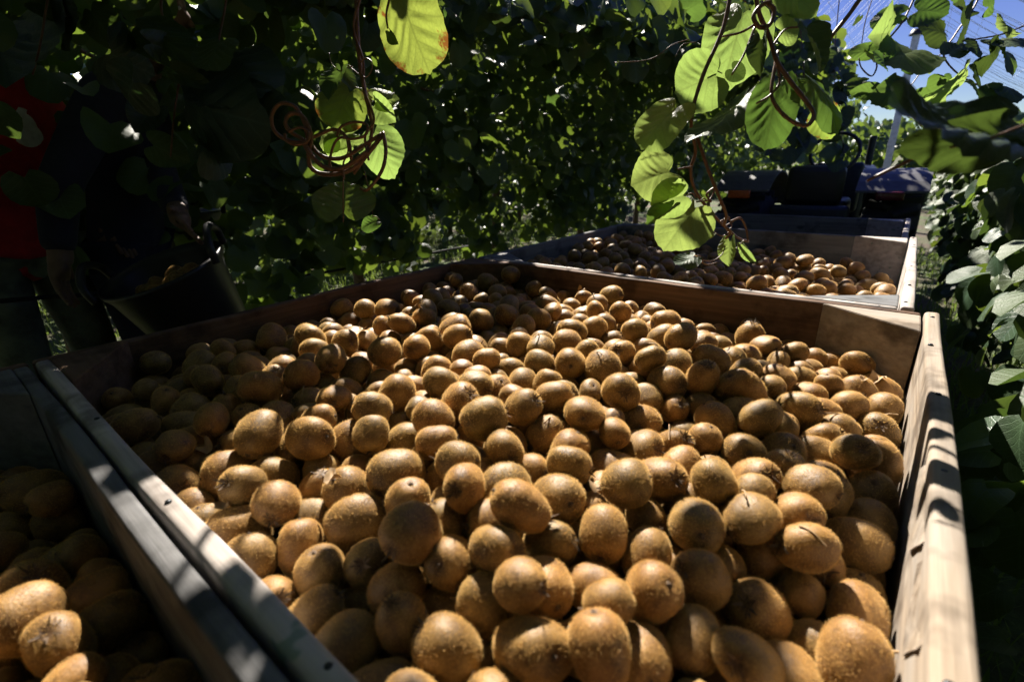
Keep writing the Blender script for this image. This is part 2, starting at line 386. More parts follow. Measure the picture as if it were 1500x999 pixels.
def make_bin(x0, x1, y0, y1, zr, label, matset):
    """outer corners; rim at zr"""
    inn, rail_l, rail_r, rail_b = matset
    cx, cy = (x0+x1)/2, (y0+y1)/2
    root = empty('wooden_bin', (cx, cy, zr-BH)); tag(root, label, 'bin', 'wooden harvest bins on the trailer')
    tl, ts, tr = 0.020, 0.024, 0.026         # wall thickness front/back, left, right
    hb = [0.0, 0.2, 0.4, BH]
    for i in range(3):
        z = (hb[i]+hb[i+1])/2; w = hb[i+1]-hb[i]-0.006
        top = i == 2
        inx = (x1-tr-0.001)-(x0+ts+0.001)
        xm = (x1-tr+x0+ts)/2-cx
        board('board', inx if not top else inx, w, tl, (xm, y0+tl/2-cy, z), (0, 0, 0), rail_l if top else inn, root, 0.006 if top else 0.004)
        board('board', inx, w, tl, (xm, y1-tl/2-cy, z), (0, 0, 0), rail_b if top else inn, root, 0.005)
        board('board', y1-y0, w, ts, (x0+ts/2-cx, 0, z), (0, 0, math.pi/2), inn, root, 0.005)
        board('board', y1-y0-0.004, w+(.005 if top else 0), tr-0.003, (x1-(tr-0.003)/2-cx, 0, z+(.0035 if top else 0)), (0, 0, math.pi/2), rail_r if top else inn, root, 0.006)
    # triangular corner posts
    a, b = 0.16, 0.11
    for sx, sy in ((0, 0), (0, 1), (1, 0), (1, 1)):
        ex = (x0+ts+0.001) if sx == 0 else (x1-tr-0.001); ey = (y0+tl+0.001) if sy == 0 else (y1-tl-0.001)
        dx = a if sx == 0 else -a; dy = b if sy == 0 else -b
        prism('corner_post', [(0, 0), (dx, 0), (0, dy)], 0.02, BH-0.002, rail_b if (sx, sy) != (1, 1) else rail_r, root, (ex-cx, ey-cy, 0))
    for fy in (0.04, 0.2, 0.43, 0.61, 0.8, 0.96):
        revolve('nail', [(0.0, .0012), (.0028, .0010), (.0034, 0), (.0034, -.004)], MAT['metal_dark'], root, 10, (x1-tr/2-cx+random.uniform(-.004, .004), y0+(y1-y0)*fy-cy, BH+.0032))
    for fx in (0.05, 0.3, 0.52, 0.74, 0.95):
        revolve('nail', [(0.0, .0012), (.0025, .0010), (.003, 0), (.003, -.004)], MAT['metal_dark'], root, 10, (x0+(x1-x0)*fx-cx, y0+tl/2-cy+random.uniform(-.003, .003), BH-.0028))
    # floor boards
    nfl = 7; fw = (y1-y0-2*tl)/nfl
    for i in range(nfl):
        board('floor_board', x1-x0-ts-tr-0.004, 0.018, fw-0.008, (xm, y0+tl+fw*(i+.5)-cy, 0.03), (0, 0, 0), inn, root, 0.003)
    for i in range(3):
        board('skid', y1-y0-0.01, 0.07, 0.08, ((i-1)*0.5, 0, -0.018), (0, 0, math.pi/2), MAT['wood_grey'], root, 0.004)
    return root
W_IN, W_R, W_W, W_G = MAT['wood_in'], MAT['wood_rail'], MAT['wood_warm'], MAT['wood_grey']
BX0, BX1, BY0, BY1 = -1.115, 0.088, 0.075, 1.176
main_bin = make_bin(BX0, BX1, BY0, BY1, ZR, 'brown wooden bin brimful of sunlit kiwis with splintered side board', (W_IN, W_R, W_W, W_IN))
front_bin = make_bin(-1.125, 0.07, -1.03, 0.070, ZR-0.004, 'wooden bin in shade whose green flecked rail adjoins the brimful bin', (W_IN, W_R, W_W, W_G))
back_bin = make_bin(-1.10, 0.052, 1.184, 2.285, ZR, 'grey wooden bin half full of kiwis between brimful bin and empty looking one', (W_G, W_R, W_R, W_G))
last_bin = make_bin(-1.12, 0.03, 2.32, 3.40, ZR-0.045, 'grey wooden bin right behind the tractor', (W_G, W_G, W_R, W_G))
# splintered pieces of liner on the sunny inner side of the main bin
def splinter(y0, y1, ztop, zlen, x):
    bm = bmesh.new(); n = 9; fr = []; bk = []
    ys = np.linspace(y0, y1, n)
    top = [(y, ztop+random.uniform(-.003, .003)) for y in ys]
    bot = [(y, ztop-zlen*(math.sin(math.pi*(i+.6)/(n+.2))**1.4)*random.uniform(.8, 1.05)-.002) for i, y in enumerate(ys)]
    for t in (0, 0.003):
        fr.append([bm.verts.new((x-t*.4+.001, y, z)) for y, z in top]); bk.append([bm.verts.new((x-t*.5-0.0012-0.0008*random.random(), y, z)) for y, z in bot])
    for i in range(n-1):
        bm.faces.new((fr[0][i], fr[0][i+1], bk[0][i+1], bk[0][i])); bm.faces.new((fr[1][i+1], fr[1][i], bk[1][i], bk[1][i+1]))
        bm.faces.new((fr[0][i+1], fr[0][i], fr[1][i], fr[1][i+1])); bm.faces.new((bk[0][i], bk[0][i+1], bk[1][i+1], bk[1][i]))
    for i in (0, n-1): bm.faces.new((fr[0][i], bk[0][i], bk[1][i], fr[1][i]))
    bmesh.ops.recalc_face_normals(bm, faces=bm.faces)
    o = bm_obj('splinter', bm, MAT['wood_warm'], main_bin)
    o.location = (-(BX0+BX1)/2, -(BY0+BY1)/2, -(ZR-BH))
for y0, y1, zt, zl in ((0.34, 0.43, ZR-0.016, 0.05), (0.45, 0.58, ZR-0.012, 0.05)):
    splinter(y0, y1, zt, zl, BX1-0.0228)

# trailer under the bins
tr = empty('bin_trailer', (-0.52, 1.2, 0)); tag(tr, 'low steel trailer carrying the row of wooden bins', 'trailer')
for sx in (-0.42, 0.42): board('chassis_beam', 5.2, 0.1, 0.06, (sx, 0.1, 0.32), (0, 0, math.pi/2), MAT['metal_dark'], tr, 0.006)
for i in range(8): board('cross_beam', 1.1, 0.02, 0.08, (0, -1.9+i*0.55, 0.3755), (0, 0, 0), MAT['metal_dark'], tr, 0.003)
board('drawbar', 1.2, 0.08, 0.07, (0, 3.2, 0.36), (0, 0, math.pi/2), MAT['metal_dark'], tr, 0.004)
for sx in (-1, 1):
    for yy in (-0.6, 0.5):
        w = revolve('wheel', [(0.05, -0.07), (0.17, -0.075), (0.2, -0.05), (0.205, 0), (0.2, 0.05), (0.17, 0.075), (0.05, 0.07)], MAT['tyre'], tr, 28, (sx*0.52, yy, 0.2), (0, math.pi/2, 0))

# ------------------------------------------------------------------ kiwi packing (small particle solver: each kiwi is two balls)
def pack(x0, x1, y0, y1, surf, corners, layers, seed, iters=260):
    rng = np.random.default_rng(seed)
    R = 0.0228; SEP = 0.0152
    sp = 0.051
    P = []
    nx = int((x1-x0)/sp); ny = int((y1-y0)/0.052)
    for l in range(layers):
        for i in range(nx):
            for j in range(ny):
                P.append((x0+(i+.5)*(x1-x0)/nx, y0+(j+.5)*(y1-y0)/ny, l))
    P = np.array(P); n = len(P)
    depth = 0.118
    S = surf(P[:, 0], P[:, 1])
    P[:, 2] = S-depth+0.03+P[:, 2]*0.062
    P[:, :2] += rng.normal(0, 0.012, (n, 2)); P[:, 2] += rng.normal(0, 0.006, n)
    sc = np.clip(rng.normal(1.0, 0.10, n), 0.74, 1.22)
    sep = SEP*sc*rng.uniform(0.65, 1.15, n)
    D = rng.normal(0, 1, (n, 3)); D[:, 2] *= 0.55; D /= np.linalg.norm(D, axis=1)[:, None]
    Q = np.concatenate([P-D*sep[:, None]/2, P+D*sep[:, None]/2]); r = np.concatenate([sc, sc])*R
    own = np.concatenate([np.arange(n), np.arange(n)])
    off = []
    for dx in (-1, 0, 1):
        for dy in (-1, 0, 1):
            for dz in (-1, 0, 1):
                if (dx, dy, dz) > (0, 0, 0): off.append((dx, dy, dz))
    def pairs():
        c = 0.064
        K = np.floor((Q-np.array([x0-1, y0-1, -1]))/c).astype(np.int64)
        h = K[:, 0]*1000003+K[:, 1]*1009+K[:, 2]
        o = np.argsort(h, kind='stable'); hs = h[o]
        A = []; B = []
        for dx, dy, dz in [(0, 0, 0)]+off:
            t = (K[:, 0]+dx)*1000003+(K[:, 1]+dy)*1009+(K[:, 2]+dz)
            lo = np.searchsorted(hs, t, 'left'); hi = np.searchsorted(hs, t, 'right')
            cnt = hi-lo; a = np.repeat(np.arange(len(Q)), cnt)
            if len(a) == 0: continue
            st = np.repeat(lo-np.concatenate([[0], np.cumsum(cnt)[:-1]]), cnt)+np.arange(cnt.sum())
            b = o[st]
            k = own[a] != own[b]
            if (dx, dy, dz) == (0, 0, 0): k &= a < b
            A.append(a[k]); B.append(b[k])
        a = np.concatenate(A); b = np.concatenate(B)
        d = np.linalg.norm(Q[a]-Q[b], axis=1)
        k = d < 0.064
        return a[k], b[k]
    for it in range(iters):
        if it % 6 == 0: a, b = pairs()
        if it < iters-40: Q[:, 2] -= 0.0016
        for _ in range(2):
            d = Q[b]-Q[a]; L = np.linalg.norm(d, axis=1)+1e-9; ov = r[a]+r[b]-L
            k = ov > 0
            if k.any():
                cr = d[k]/L[k][:, None]*(ov[k]*0.34)[:, None]
                for ax in range(3):
                    Q[:, ax] -= np.bincount(a[k], cr[:, ax], len(Q)); Q[:, ax] += np.bincount(b[k], cr[:, ax], len(Q))
            A, B = Q[:n], Q[n:]
            d = B-A; L = np.linalg.norm(d, axis=1)+1e-9; e = ((L-sep)/L*0.5)[:, None]*d
            Q[:n] += e; Q[n:] -= e
            Q[:, 0] = np.clip(Q[:, 0], x0+r, x1-r); Q[:, 1] = np.clip(Q[:, 1], y0+r, y1-r)
            for (cx, cy, nx_, ny_) in corners:
                s = (Q[:, 0]-cx)*nx_+(Q[:, 1]-cy)*ny_-r
                m = s < 0
                Q[m, 0] -= s[m]*nx_; Q[m, 1] -= s[m]*ny_
            fl = surf(Q[:, 0], Q[:, 1])-depth+r
            Q[:, 2] = np.maximum(Q[:, 2], fl)
    A, B = Q[:n], Q[n:]
    C = (A+B)/2; D = B-A; D /= np.linalg.norm(D, axis=1)[:, None]+1e-9
    keep = C[:, 2] < surf(C[:, 0], C[:, 1])-0.012+rng.normal(0, 0.010, n)
    return C[keep], D[keep], sc[keep], sep[keep]/SEP
def corner_planes(x0, x1, y0, y1, a, b):
    L = math.hypot(a, b); out = []
    for sx, sy in ((0, 0), (0, 1), (1, 0), (1, 1)):
        ex = x0 if sx == 0 else x1; ey = y0 if sy == 0 else y1
        dx = 1 if sx == 0 else -1; dy = 1 if sy == 0 else -1
        out.append((ex+dx*a, ey, dx*b/L, dy*a/L))
    return out
def sstep(t): t = np.clip(t, 0, 1); return t*t*(3-2*t)
def surf_main(X, Y):
    u = (X-BX0)/(BX1-BX0); v = (Y-BY0)/(BY1-BY0)
    dome = sstep(u/0.35)*sstep((1-u)/0.3)*sstep((1-v)/0.35)*(0.35+0.65*sstep(v/0.25))
    z = -0.05+0.045*dome
    z = z-0.012*np.exp(-((u/0.22)**2+(v/0.3)**2))+0.014*np.exp(-(u/0.2)**2)+0.02*np.exp(-(((u-0.02)/0.2)**2+((v-1)/0.2)**2))
    z = z-0.04*np.exp(-(((1-u)/0.18)**2+((1-v)/0.2)**2))-0.012*np.exp(-((1-u)/0.12)**2)-0.008*np.exp(-((1-v)/0.14)**2)
    z = z+0.010*np.sin(X*11+1)*np.cos(Y*12)-0.03*np.exp(-(((X+0.75)/0.12)**2+((Y-0.8)/0.1)**2))
    return ZR+z
def surf_back(X, Y):
    u = (X+1.10)/1.15; v = (Y-1.184)/1.1
    return ZR-0.035-0.075*sstep(u)*sstep(v*1.3)-0.02*np.sin(X*7)*np.cos(Y*6)-0.02*np.exp(-(v/0.12)**2)
def surf_front(X, Y):
    return ZR-0.05-0.06*sstep((-0.56-X)/0.2)+0.015*np.sin(X*6+1)*np.cos(Y*8)
packs = []
ix0, ix1, iy0, iy1 = BX0+0.026, BX1-0.028, BY0+0.022, BY1-0.022
packs.append(pack(ix0, ix1, iy0, iy1, surf_main, corner_planes(ix0, ix1, iy0, iy1, .16, .11), 3, 11))
jx0, jx1, jy0, jy1 = -1.10+0.026, 0.052-0.031, 1.184+0.022, 2.285-0.022
packs.append(pack(jx0, jx1, jy0, jy1, surf_back, corner_planes(jx0, jx1, jy0, jy1, .16, .11), 3, 12, 170))
kx0, kx1, ky0, ky1 = -1.125+0.026, 0.07-0.036, -1.03+0.022, 0.070-0.022
packs.append(pack(kx0, kx1, ky0, ky1, surf_front, corner_planes(kx0, kx1, ky0, ky1, .16, .11), 3, 13, 170))
KC = np.concatenate([p[0] for p in packs]); KD = np.concatenate([p[1] for p in packs]); KS = np.concatenate([p[2] for p in packs]); KE = np.concatenate([p[3] for p in packs])
KB = np.concatenate([np.full(len(p[0]), i) for i, p in enumerate(packs)])
# the kiwi leaning on the sunny board that keeps its long dry stalk
flip = RNG.random(len(KD)) < 0.5; KD[flip] *= -1

# which ones show largest: a coarse id buffer of discs
def visible_counts():
    Wb, Hb = 750, 500
    x, y, z = project(KC); x /= 2; y /= 2; rad = 0.028*KS/np.maximum(z, .05)*FPX/2
    ids = np.full((Hb, Wb), -1, dtype=np.int32)
    order = np.argsort(-np.linalg.norm(KC-CAMP, axis=1))
    for i in order:
        if z[i] < 0.1 or x[i] < -40 or x[i] > Wb+40 or y[i] < -40 or y[i] > Hb+40: continue
        r = rad[i]; xa, xb = int(max(0, x[i]-r)), int(min(Wb, x[i]+r+1)); ya, yb = int(max(0, y[i]-r)), int(min(Hb, y[i]+r+1))
        if xa >= xb or ya >= yb: continue
        yy, xx = np.mgrid[ya:yb, xa:xb]
        m = (xx-x[i])**2+(yy-y[i])**2 < r*r
        ids[ya:yb, xa:xb][m] = i
    # what the near rails hide
    return np.bincount(ids[ids >= 0].ravel(), minlength=len(KC))
VIS = visible_counts()
ORDER = np.argsort(-VIS)
TOP = [i for i in ORDER[:300] if VIS[i] > 0]

def kiwi_mesh(name, var, nu, nv, hairs, hw=0.00019, hl=0.0021, seed=0):
    rng = np.random.default_rng(seed+50)
    a = 0.0262; c = 0.0318*[1.0, 0.94, 1.06, 1.0, 0.9, 1.03, 0.97, 1.0, 0.93][var]
    flat = [0, .05, 0, -.06, .03, .1, -.12, .14, .04][var]; bend = [0.0, .06, -.04, .02, .08, .1, 0, -.06, .05][var]; boxy = [2.15, 2.3, 2.2, 2.5, 2.25, 2.1, 2.35, 2.6, 2.05][var]
    def S(th, ph):   # th 0..pi from +z, ph around
        st, ct = np.sin(th), np.cos(th)
        r = (np.abs(st)**boxy+np.abs(ct)**boxy)**(-1/boxy)
        x = a*r*st*np.cos(ph)*(1+flat)*(1+0.05*ct*[1, -1, .6, .2, -1, 2, -1.6, .5, 2.4][var]); y = a*r*st*np.sin(ph)*(1-flat)*(1+0.05*ct)
        z = c*r*ct
        lump = 1+0.022*np.sin(3*ph+var)*st+0.02*np.sin(2*ph+4*ct+var*2)*st+0.012*np.sin(5*ph+3*ct*var)*st-0.05*np.exp(-((ph-2.5)/.6)**2-((ct-.2)/.5)**2)*(var % 3 == 1)
        # small dimples at both ends
        z = z-np.sign(ct)*0.0022*np.exp(-(st/0.22)**2)
        return np.stack([x*lump+bend*a*(ct*ct-.5), y*lump, z], -1)
    th = np.linspace(0, np.pi, nv+1)[1:-1]; ph = np.linspace(0, 2*np.pi, nu, endpoint=False)
    T, P = np.meshgrid(th, ph, indexing='ij'); V = S(T, P).reshape(-1, 3)
    V = np.vstack([V, S(np.array([1e-4]), np.array([0.])), S(np.array([np.pi-1e-4]), np.array([0.]))])
    nr = nv-1; F = []
    for i in range(nr-1):
        for j in range(nu):
            q = (i*nu+j, i*nu+(j+1) % nu, (i+1)*nu+(j+1) % nu, (i+1)*nu+j)
            F += [(q[0], q[2], q[1]), (q[0], q[3], q[2])]
    for j in range(nu):
        F.append((nr*nu, j, (j+1) % nu)); F.append((nr*nu+1, (nr-1)*nu+(j+1) % nu, (nr-1)*nu+j))
    nb = len(F)
    HV = None
    if hairs:
        u = rng.uniform(-1, 1, hairs); th = np.arccos(u); ph = rng.uniform(0, 2*np.pi, hairs)
        p = S(th, ph); nrm = p/np.array([a*a, a*a, c*c]); nrm /= np.linalg.norm(nrm, axis=1)[:, None]
        d = nrm+rng.normal(0, .55, (hairs, 3)); d /= np.linalg.norm(d, axis=1)[:, None]
        t = np.cross(d, rng.normal(0, 1, (hairs, 3))); t /= np.linalg.norm(t, axis=1)[:, None]+1e-9
        w = hw*rng.uniform(.6, 1.4, hairs)[:, None]; l = hl*rng.uniform(.4, 1.3, hairs)[:, None]
        HV = np.stack([p-t*w-nrm*0.0002, p+t*w-nrm*0.0002, p+d*l], 1).reshape(-1, 3)
    q = (np.hypot(V[:, 0], V[:, 1])/a); tipv = np.clip((0.42-q)/0.25, 0, 1)*np.where(V[:, 2] < 0, 1.0, 0.7)
    return V, np.array(F), HV, nb, tipv
def kiwi_mesh_obj(name, var, nu, nv, hairs):
    V, F, HV, nb, tipv = kiwi_mesh(name, var, nu, nv, hairs, seed=var)
    HF = np.arange(len(HV)).reshape(-1, 3)+len(V)
    me = mesh_np(name, np.vstack([V, HV]), np.vstack([F, HF]))
    me.attributes.new('tip', 'FLOAT', 'POINT').data.foreach_set('value', np.concatenate([tipv, np.zeros(len(HV))]).astype(np.float32))
    me.materials.append(MAT['kiwi']); me.materials.append(MAT['fuzz'])
    mi = np.zeros(len(me.polygons), dtype=np.int32); mi[nb:] = 1; me.polygons.foreach_set('material_index', mi)
    return me
KM = [kiwi_mesh_obj('kiwi', v, 28, 18, 4200) for v in range(9)]
def calyx_mesh(seed):
    """ring of shrivelled sepals round a dark nub (blossom end)"""
    rng = random.Random(seed); V = []; F = []
    def quadstrip(base, dirv, side, l, w, curl):
        b = len(V); steps = 3
        for s in range(steps+1):
            t = s/steps; p = [base[k]+dirv[k]*l*t for k in range(3)]; p[2] += curl*t*t
            ww = w*(1-t*0.75)
            V.append(tuple(p[k]-side[k]*ww for k in range(3))); V.append(tuple(p[k]+side[k]*ww for k in range(3)))
        for s in range(steps): F.append((b+2*s, b+2*s+1, b+2*s+3, b+2*s+2))
    for i in range(9):
        a = 2*math.pi*i/9+rng.uniform(-.3, .3); ca, sa = math.cos(a), math.sin(a)
        quadstrip((ca*.0025, sa*.0025, 0), (ca, sa, rng.uniform(-.05, .6)), (-sa, ca, 0), rng.uniform(.005, .0115), rng.uniform(.0011, .0021), rng.uniform(-.001, .004))
    for i in range(12):
        a = rng.uniform(0, 6.28); ca, sa = math.cos(a), math.sin(a); r = rng.uniform(0, .003)
        quadstrip((ca*r, sa*r, 0), (ca*.5, sa*.5, 1), (-sa, ca, 0), rng.uniform(.003, .006), .0004, 0)
    me = bpy.data.meshes.new('calyx'); me.from_pydata(V, [], F); me.materials.append(MAT['calyx']); return me
CM = [calyx_mesh(i) for i in range(4)]
def scar_mesh():
    V = []; F = []; seg = 8
    for r, z in ((0.0042, -.0006), (0.0036, .0009), (0.0018, .0006), (0.0016, .0026), (0.0, .0028)):
        for s in range(seg): a = 2*math.pi*s/seg; V.append((r*math.cos(a)*(1+.15*math.sin(3*a)), r*math.sin(a), z))
    for i in range(4):
        for s in range(seg): F.append((i*seg+s, i*seg+(s+1) % seg, (i+1)*seg+(s+1) % seg, (i+1)*seg+s))
    me = mesh_np('stem_scar', V, F); me.materials.append(MAT['calyx']); return me
SM = scar_mesh()
def frame(D, roll):
    z = Vector(D); x = z.orthogonal().normalized(); y = z.cross(x)
    m = Matrix((x, y, z)).transposed(); return m @ Matrix.Rotation(roll, 3, 'Z')
KLEN = [0.0318*k for k in [1.0, 0.94, 1.06, 1.0, 0.9, 1.03, 0.97, 1.0, 0.93]]
def kiwi_label(i):
    x, y, z = KC[i]; b = KB[i]
    faces = (KD[i] @ (CAMP-KC[i]))/np.linalg.norm(CAMP-KC[i])
    end = 'showing its blossom end' if faces < -0.55 else 'showing its stem scar' if faces > 0.55 else 'lying on its side'
    siz = 'small ' if KS[i] < .9 else 'big ' if KS[i] > 1.1 else ''
    siz += 'elongated ' if KE[i] > 1.02 else 'roundish ' if KE[i] < .78 else ''
    if b == 1: return f'{siz}brown kiwi {end} in the half full grey bin', 'kiwis in the half full grey bin'
    if b == 2: return f'{siz}brown kiwi {end} in the shaded bin with green flecked rail', 'kiwis in the shaded bin'
    if x > BX1-0.16: w = 'beside the splintered sunlit side board'
    elif y < BY0+0.13: w = 'against the pair of touching bleached rails'
    elif y > BY1-0.17: w = 'by the board shared with half full bin'
    elif x < BX0+0.2: w = 'below the board on the tub side'
    else: w = 'amid the heap of the brimful bin'
    return f'{siz}brown kiwi {end} {w}', 'kiwis heaped in the brimful bin'
xs, ys, zs = project(KC)
cand = [i for i in TOP if KB[i] == 0 and 1120 < xs[i] < 1260 and 920 < ys[i] < 1010]
STALK = min(cand, key=lambda i: abs(xs[i]-1200)+abs(ys[i]-965)) if cand else None
if STALK is not None: KD[STALK] = np.array([0.8, 0.25, 0.35])/np.linalg.norm([0.8, 0.25, 0.35])
for n_, i in enumerate(TOP):
    v = int(RNG.integers(9)); o = link(bpy.data.objects.new('kiwi', KM[v]))
    s = KS[i]*0.895; m3 = frame(KD[i], random.uniform(0, 6.28)) @ Matrix.Diagonal((s*random.uniform(.96, 1.04), s*random.uniform(.96, 1.04), s*(0.80+0.20*KE[i])))
    o.matrix_world = Matrix.Translation(Vector(KC[i])) @ m3.to_4x4()
    l, g = kiwi_label(i)
    if i == STALK: l = 'fuzzy brown kiwi still carrying a long dry stalk'
    tag(o, l, 'kiwi', g)
    big = VIS[i] > 60
    e = KLEN[v]
    if big:
        c = link(bpy.data.objects.new('calyx', CM[n_ % 4]), o); c.matrix_local = Matrix.Translation((0, 0, -e+0.0022)) @ Matrix.Rotation(math.pi, 4, 'X')
        c = link(bpy.data.objects.new('stem_scar', SM), o); c.matrix_local = Matrix.Translation((0, 0, e-0.0024))
    if i == STALK:
        st = tube('stalk', [(0, 0, e-.003), (0.004, 0, e+.03), (0.0, 0.004, e+.065), (-.002, 0.008, e+.10)], .0017, .0012, MAT['stalk'], o, 6)
# all the other kiwis: one heap
def kiwi_rest():
    tset = set(TOP); rest = [i for i in range(len(KC)) if i not in tset]
    hi = [kiwi_mesh('k', v, 18, 12, 700, 0.00022, 0.0019, v+9) for v in range(9)]
    lo = [kiwi_mesh('k', v, 10, 7, 0) for v in range(9)]
    Vs = []; Fs = []; R_ = []; Mi = []; Tp = []; base = 0
    for i in rest:
        v = int(RNG.integers(9)); vis = VIS[i] > 4
        V, F, HV, nb, tipv = hi[v] if vis else lo[v]
        A = V if HV is None else np.vstack([V, HV])
        FF = F if HV is None else np.vstack([F, np.arange(len(HV)).reshape(-1, 3)+len(V)])
        m = np.array(frame(KD[i], random.uniform(0, 6.28)))*(KS[i]*0.895); m[:, 2] *= (0.80+0.20*KE[i])
        Tp.append(np.concatenate([tipv, np.zeros(len(A)-len(tipv))]))
        Vs.append(A @ m.T+KC[i]); Fs.append(FF+base); base += len(A)
        R_.append(np.full(len(FF), RNG.random())); mi = np.zeros(len(FF), np.int32); mi[nb:] = 1; Mi.append(mi)
    me = mesh_np('kiwi_heap', np.vstack(Vs), np.vstack(Fs), True, RND=np.concatenate(R_))
    me.attributes.new('tip', 'FLOAT', 'POINT').data.foreach_set('value', np.concatenate(Tp).astype(np.float32))
    me.materials.append(MAT['kiwi']); me.materials.append(MAT['fuzz'])
    me.polygons.foreach_set('material_index', np.concatenate(Mi))
    tag(link(bpy.data.objects.new('kiwi_heap', me)), 'smaller and half buried kiwis filling the wooden bins', 'kiwis', kind='stuff')
kiwi_rest()
# ------------------------------------------------------------------ litter lying on the fruit
def litter():
    vis = [i for i in ORDER[:420] if KB[i] == 0 and VIS[i] > 30]
    vis = [i for i in vis if np.linalg.norm(KC[i]-CAMP) > .55]
    for k, i in enumerate(random.sample(vis, 30)):
        top = Vector(KC[i])+Vector((random.uniform(-.01, .01), random.uniform(-.01, .01), .0232*KS[i]*.95+.001)); a = random.uniform(0, 6.28)
        if k % 3:
            L = random.uniform(.008, .019); d = Vector((math.cos(a), math.sin(a), -.15))
            o = tube('dry_stalk', [tuple(-d*L), (0, 0, .003), tuple(d*L*.8), tuple(d*L)], .0011, .0008, MAT['stalk'], None, 5, 4, .2); o.location = top
            tag(o, 'short dry fruit stalk lying on the kiwis of the brimful bin', 'stalk', 'dry stalks on the kiwis')
        else:
            V, F, uv = leaf_geo(2, 9, .4, .5, .3, k); me = mesh_np('leaf_scrap', V*random.uniform(.014, .024), F, True, UV=uv); me.materials.append(MAT['stalk'])
            o = link(bpy.data.objects.new('leaf_scrap', me)); o.location = top+Vector((0, 0, .003)); o.rotation_euler = (random.uniform(-.5, .5), random.uniform(-.5, .5), a)
            tag(o, 'curled scrap of dry leaf lying on the kiwis of the brimful bin', 'leaf scrap', 'leaf scraps on the kiwis')
# ------------------------------------------------------------------ leaves
def leaf_geo(rings, segs, fold, droop, wave, seed, pucker=0.0, tip=0.025, notch=0.27):
    """broad heart shaped kiwi leaf: stalk joins at the origin, blade runs along +y, about 1 long and 1 wide, normal +z"""
    rng = np.random.default_rng(seed)
    th = np.linspace(-np.pi/2, 1.5*np.pi, segs, endpoint=False)
    up = np.abs(np.angle(np.exp(1j*(th-np.pi/2)))); dn = np.abs(np.angle(np.exp(1j*(th+np.pi/2))))
    r = 0.5+tip*np.exp(-(up/0.16)**2)-notch*np.exp(-(dn/0.30)**2)+0.02*np.sin(3*th+seed)
    if segs >= 24: r = r*(1+0.008*np.where(np.arange(segs) % 2 == 0, 1, -1)+rng.normal(0, .006, segs))
    V = [(0, 0.42, 0)]; F = []
    for k in range(1, rings+1):
        q = k/rings
        for j in range(segs):
            V.append((r[j]*q*math.cos(th[j])*1.03, 0.42+r[j]*q*math.sin(th[j]), 0))
    V = np.array(V, float); uv = V[:, :2].copy()
    for j in range(segs): F.append((0, 1+j, 1+(j+1) % segs))
    for k in range(rings-1):
        for j in range(segs):
            a = 1+k*segs+j; b = 1+k*segs+(j+1) % segs
            F += [(a, a+segs, b+segs), (a, b+segs, b)]
    x, y = V[:, 0], V[:, 1]; ax = np.abs(x)
    V[:, 2] = fold*ax+droop*(y-0.1)**2*-1+wave*np.sin(5*y+3*x+seed)*ax*1.6+wave*0.5*np.sin(7*x+seed*2)
    if pucker:
        s = y-0.8*ax+0.5*x*x; V[:, 2] += pucker*(np.abs(((s*6.5+8.4) % 1.0)-0.5)*2-0.5)*np.clip(ax*6, 0.1, 1)
    return V, np.array(F), uv
def leaf_mesh(name, geo, mat):
    V, F, uv = geo; me = mesh_np(name, V, F, True, UV=uv); me.materials.append(mat); return me
litter()
HERO = [leaf_geo(9, 52, f, d, w, s, 0.03) for f, d, w, s in ((0.16, 0.25, 0.09, 1), (-0.12, 0.35, 0.10, 2), (0.3, 0.2, 0.11, 3), (0.05, 0.5, 0.11, 4))]
MIDL = [leaf_geo(3, 16, f, d, w, s, 0.02) for f, d, w, s in ((0.2, 0.3, 0.08, 5), (-0.15, 0.35, 0.1, 6), (0.35, 0.1, 0.06, 7), (0.1, 0.5, 0.12, 8))]
LOWL = [leaf_geo(1, 11, f, d, 0.08, s) for f, d, s in ((0.3, 0.3, 9), (-0.2, 0.4, 10), (0.15, 0.15, 11))]
_lm = {}
def get_leaf_mesh(kind, v, mat):
    k = (kind, v, mat)
    if k not in _lm: _lm[k] = leaf_mesh('leaf', (HERO if kind == 'hero' else MIDL)[v], MAT[mat])
    return _lm[k]
def leaf_axes(tip, nrm):
    """arrays of unit tip directions and wished normals -> rotation matrices (n,3,3) with columns x, y, z"""
    y = tip/np.linalg.norm(tip, axis=-1, keepdims=True)
    z = nrm-y*np.sum(nrm*y, -1, keepdims=True); z /= np.linalg.norm(z, axis=-1, keepdims=True)+1e-9
    x = np.cross(y, z); return np.stack([x, y, z], -1)
def leaf_stuff(name, P, Rm, S, mat, parent, label=None):
    n = len(P)
    if n == 0: return None
    Vs, Fs, Us, Rs = [], [], [], []; base = 0
    which = RNG.integers(0, len(LOWL), n)
    for k, (V, F, uv) in enumerate(LOWL):
        m = np.where(which == k)[0]
        if len(m) == 0: continue
        VV = np.einsum('nij,kj->nki', Rm[m], V)*S[m][:, None, None]+P[m][:, None, :]
        FF = F[None]+(np.arange(len(m))*len(V))[:, None, None]+base
        Vs.append(VV.reshape(-1, 3)); Fs.append(FF.reshape(-1, 3)); Us.append(np.tile(uv, (len(m), 1))); Rs.append(np.repeat(RNG.random(len(m)), len(F)))
        base += len(m)*len(V)
    me = mesh_np(name, np.vstack(Vs), np.vstack(Fs), True, UV=np.vstack(Us), RND=np.concatenate(Rs)); me.materials.append(MAT[mat])
    o = link(bpy.data.objects.new(name, me), parent)
    if parent is not None: o.matrix_parent_inverse = Matrix.Translation(-Vector(parent.location))
    tag(o, label, kind='stuff'); return o
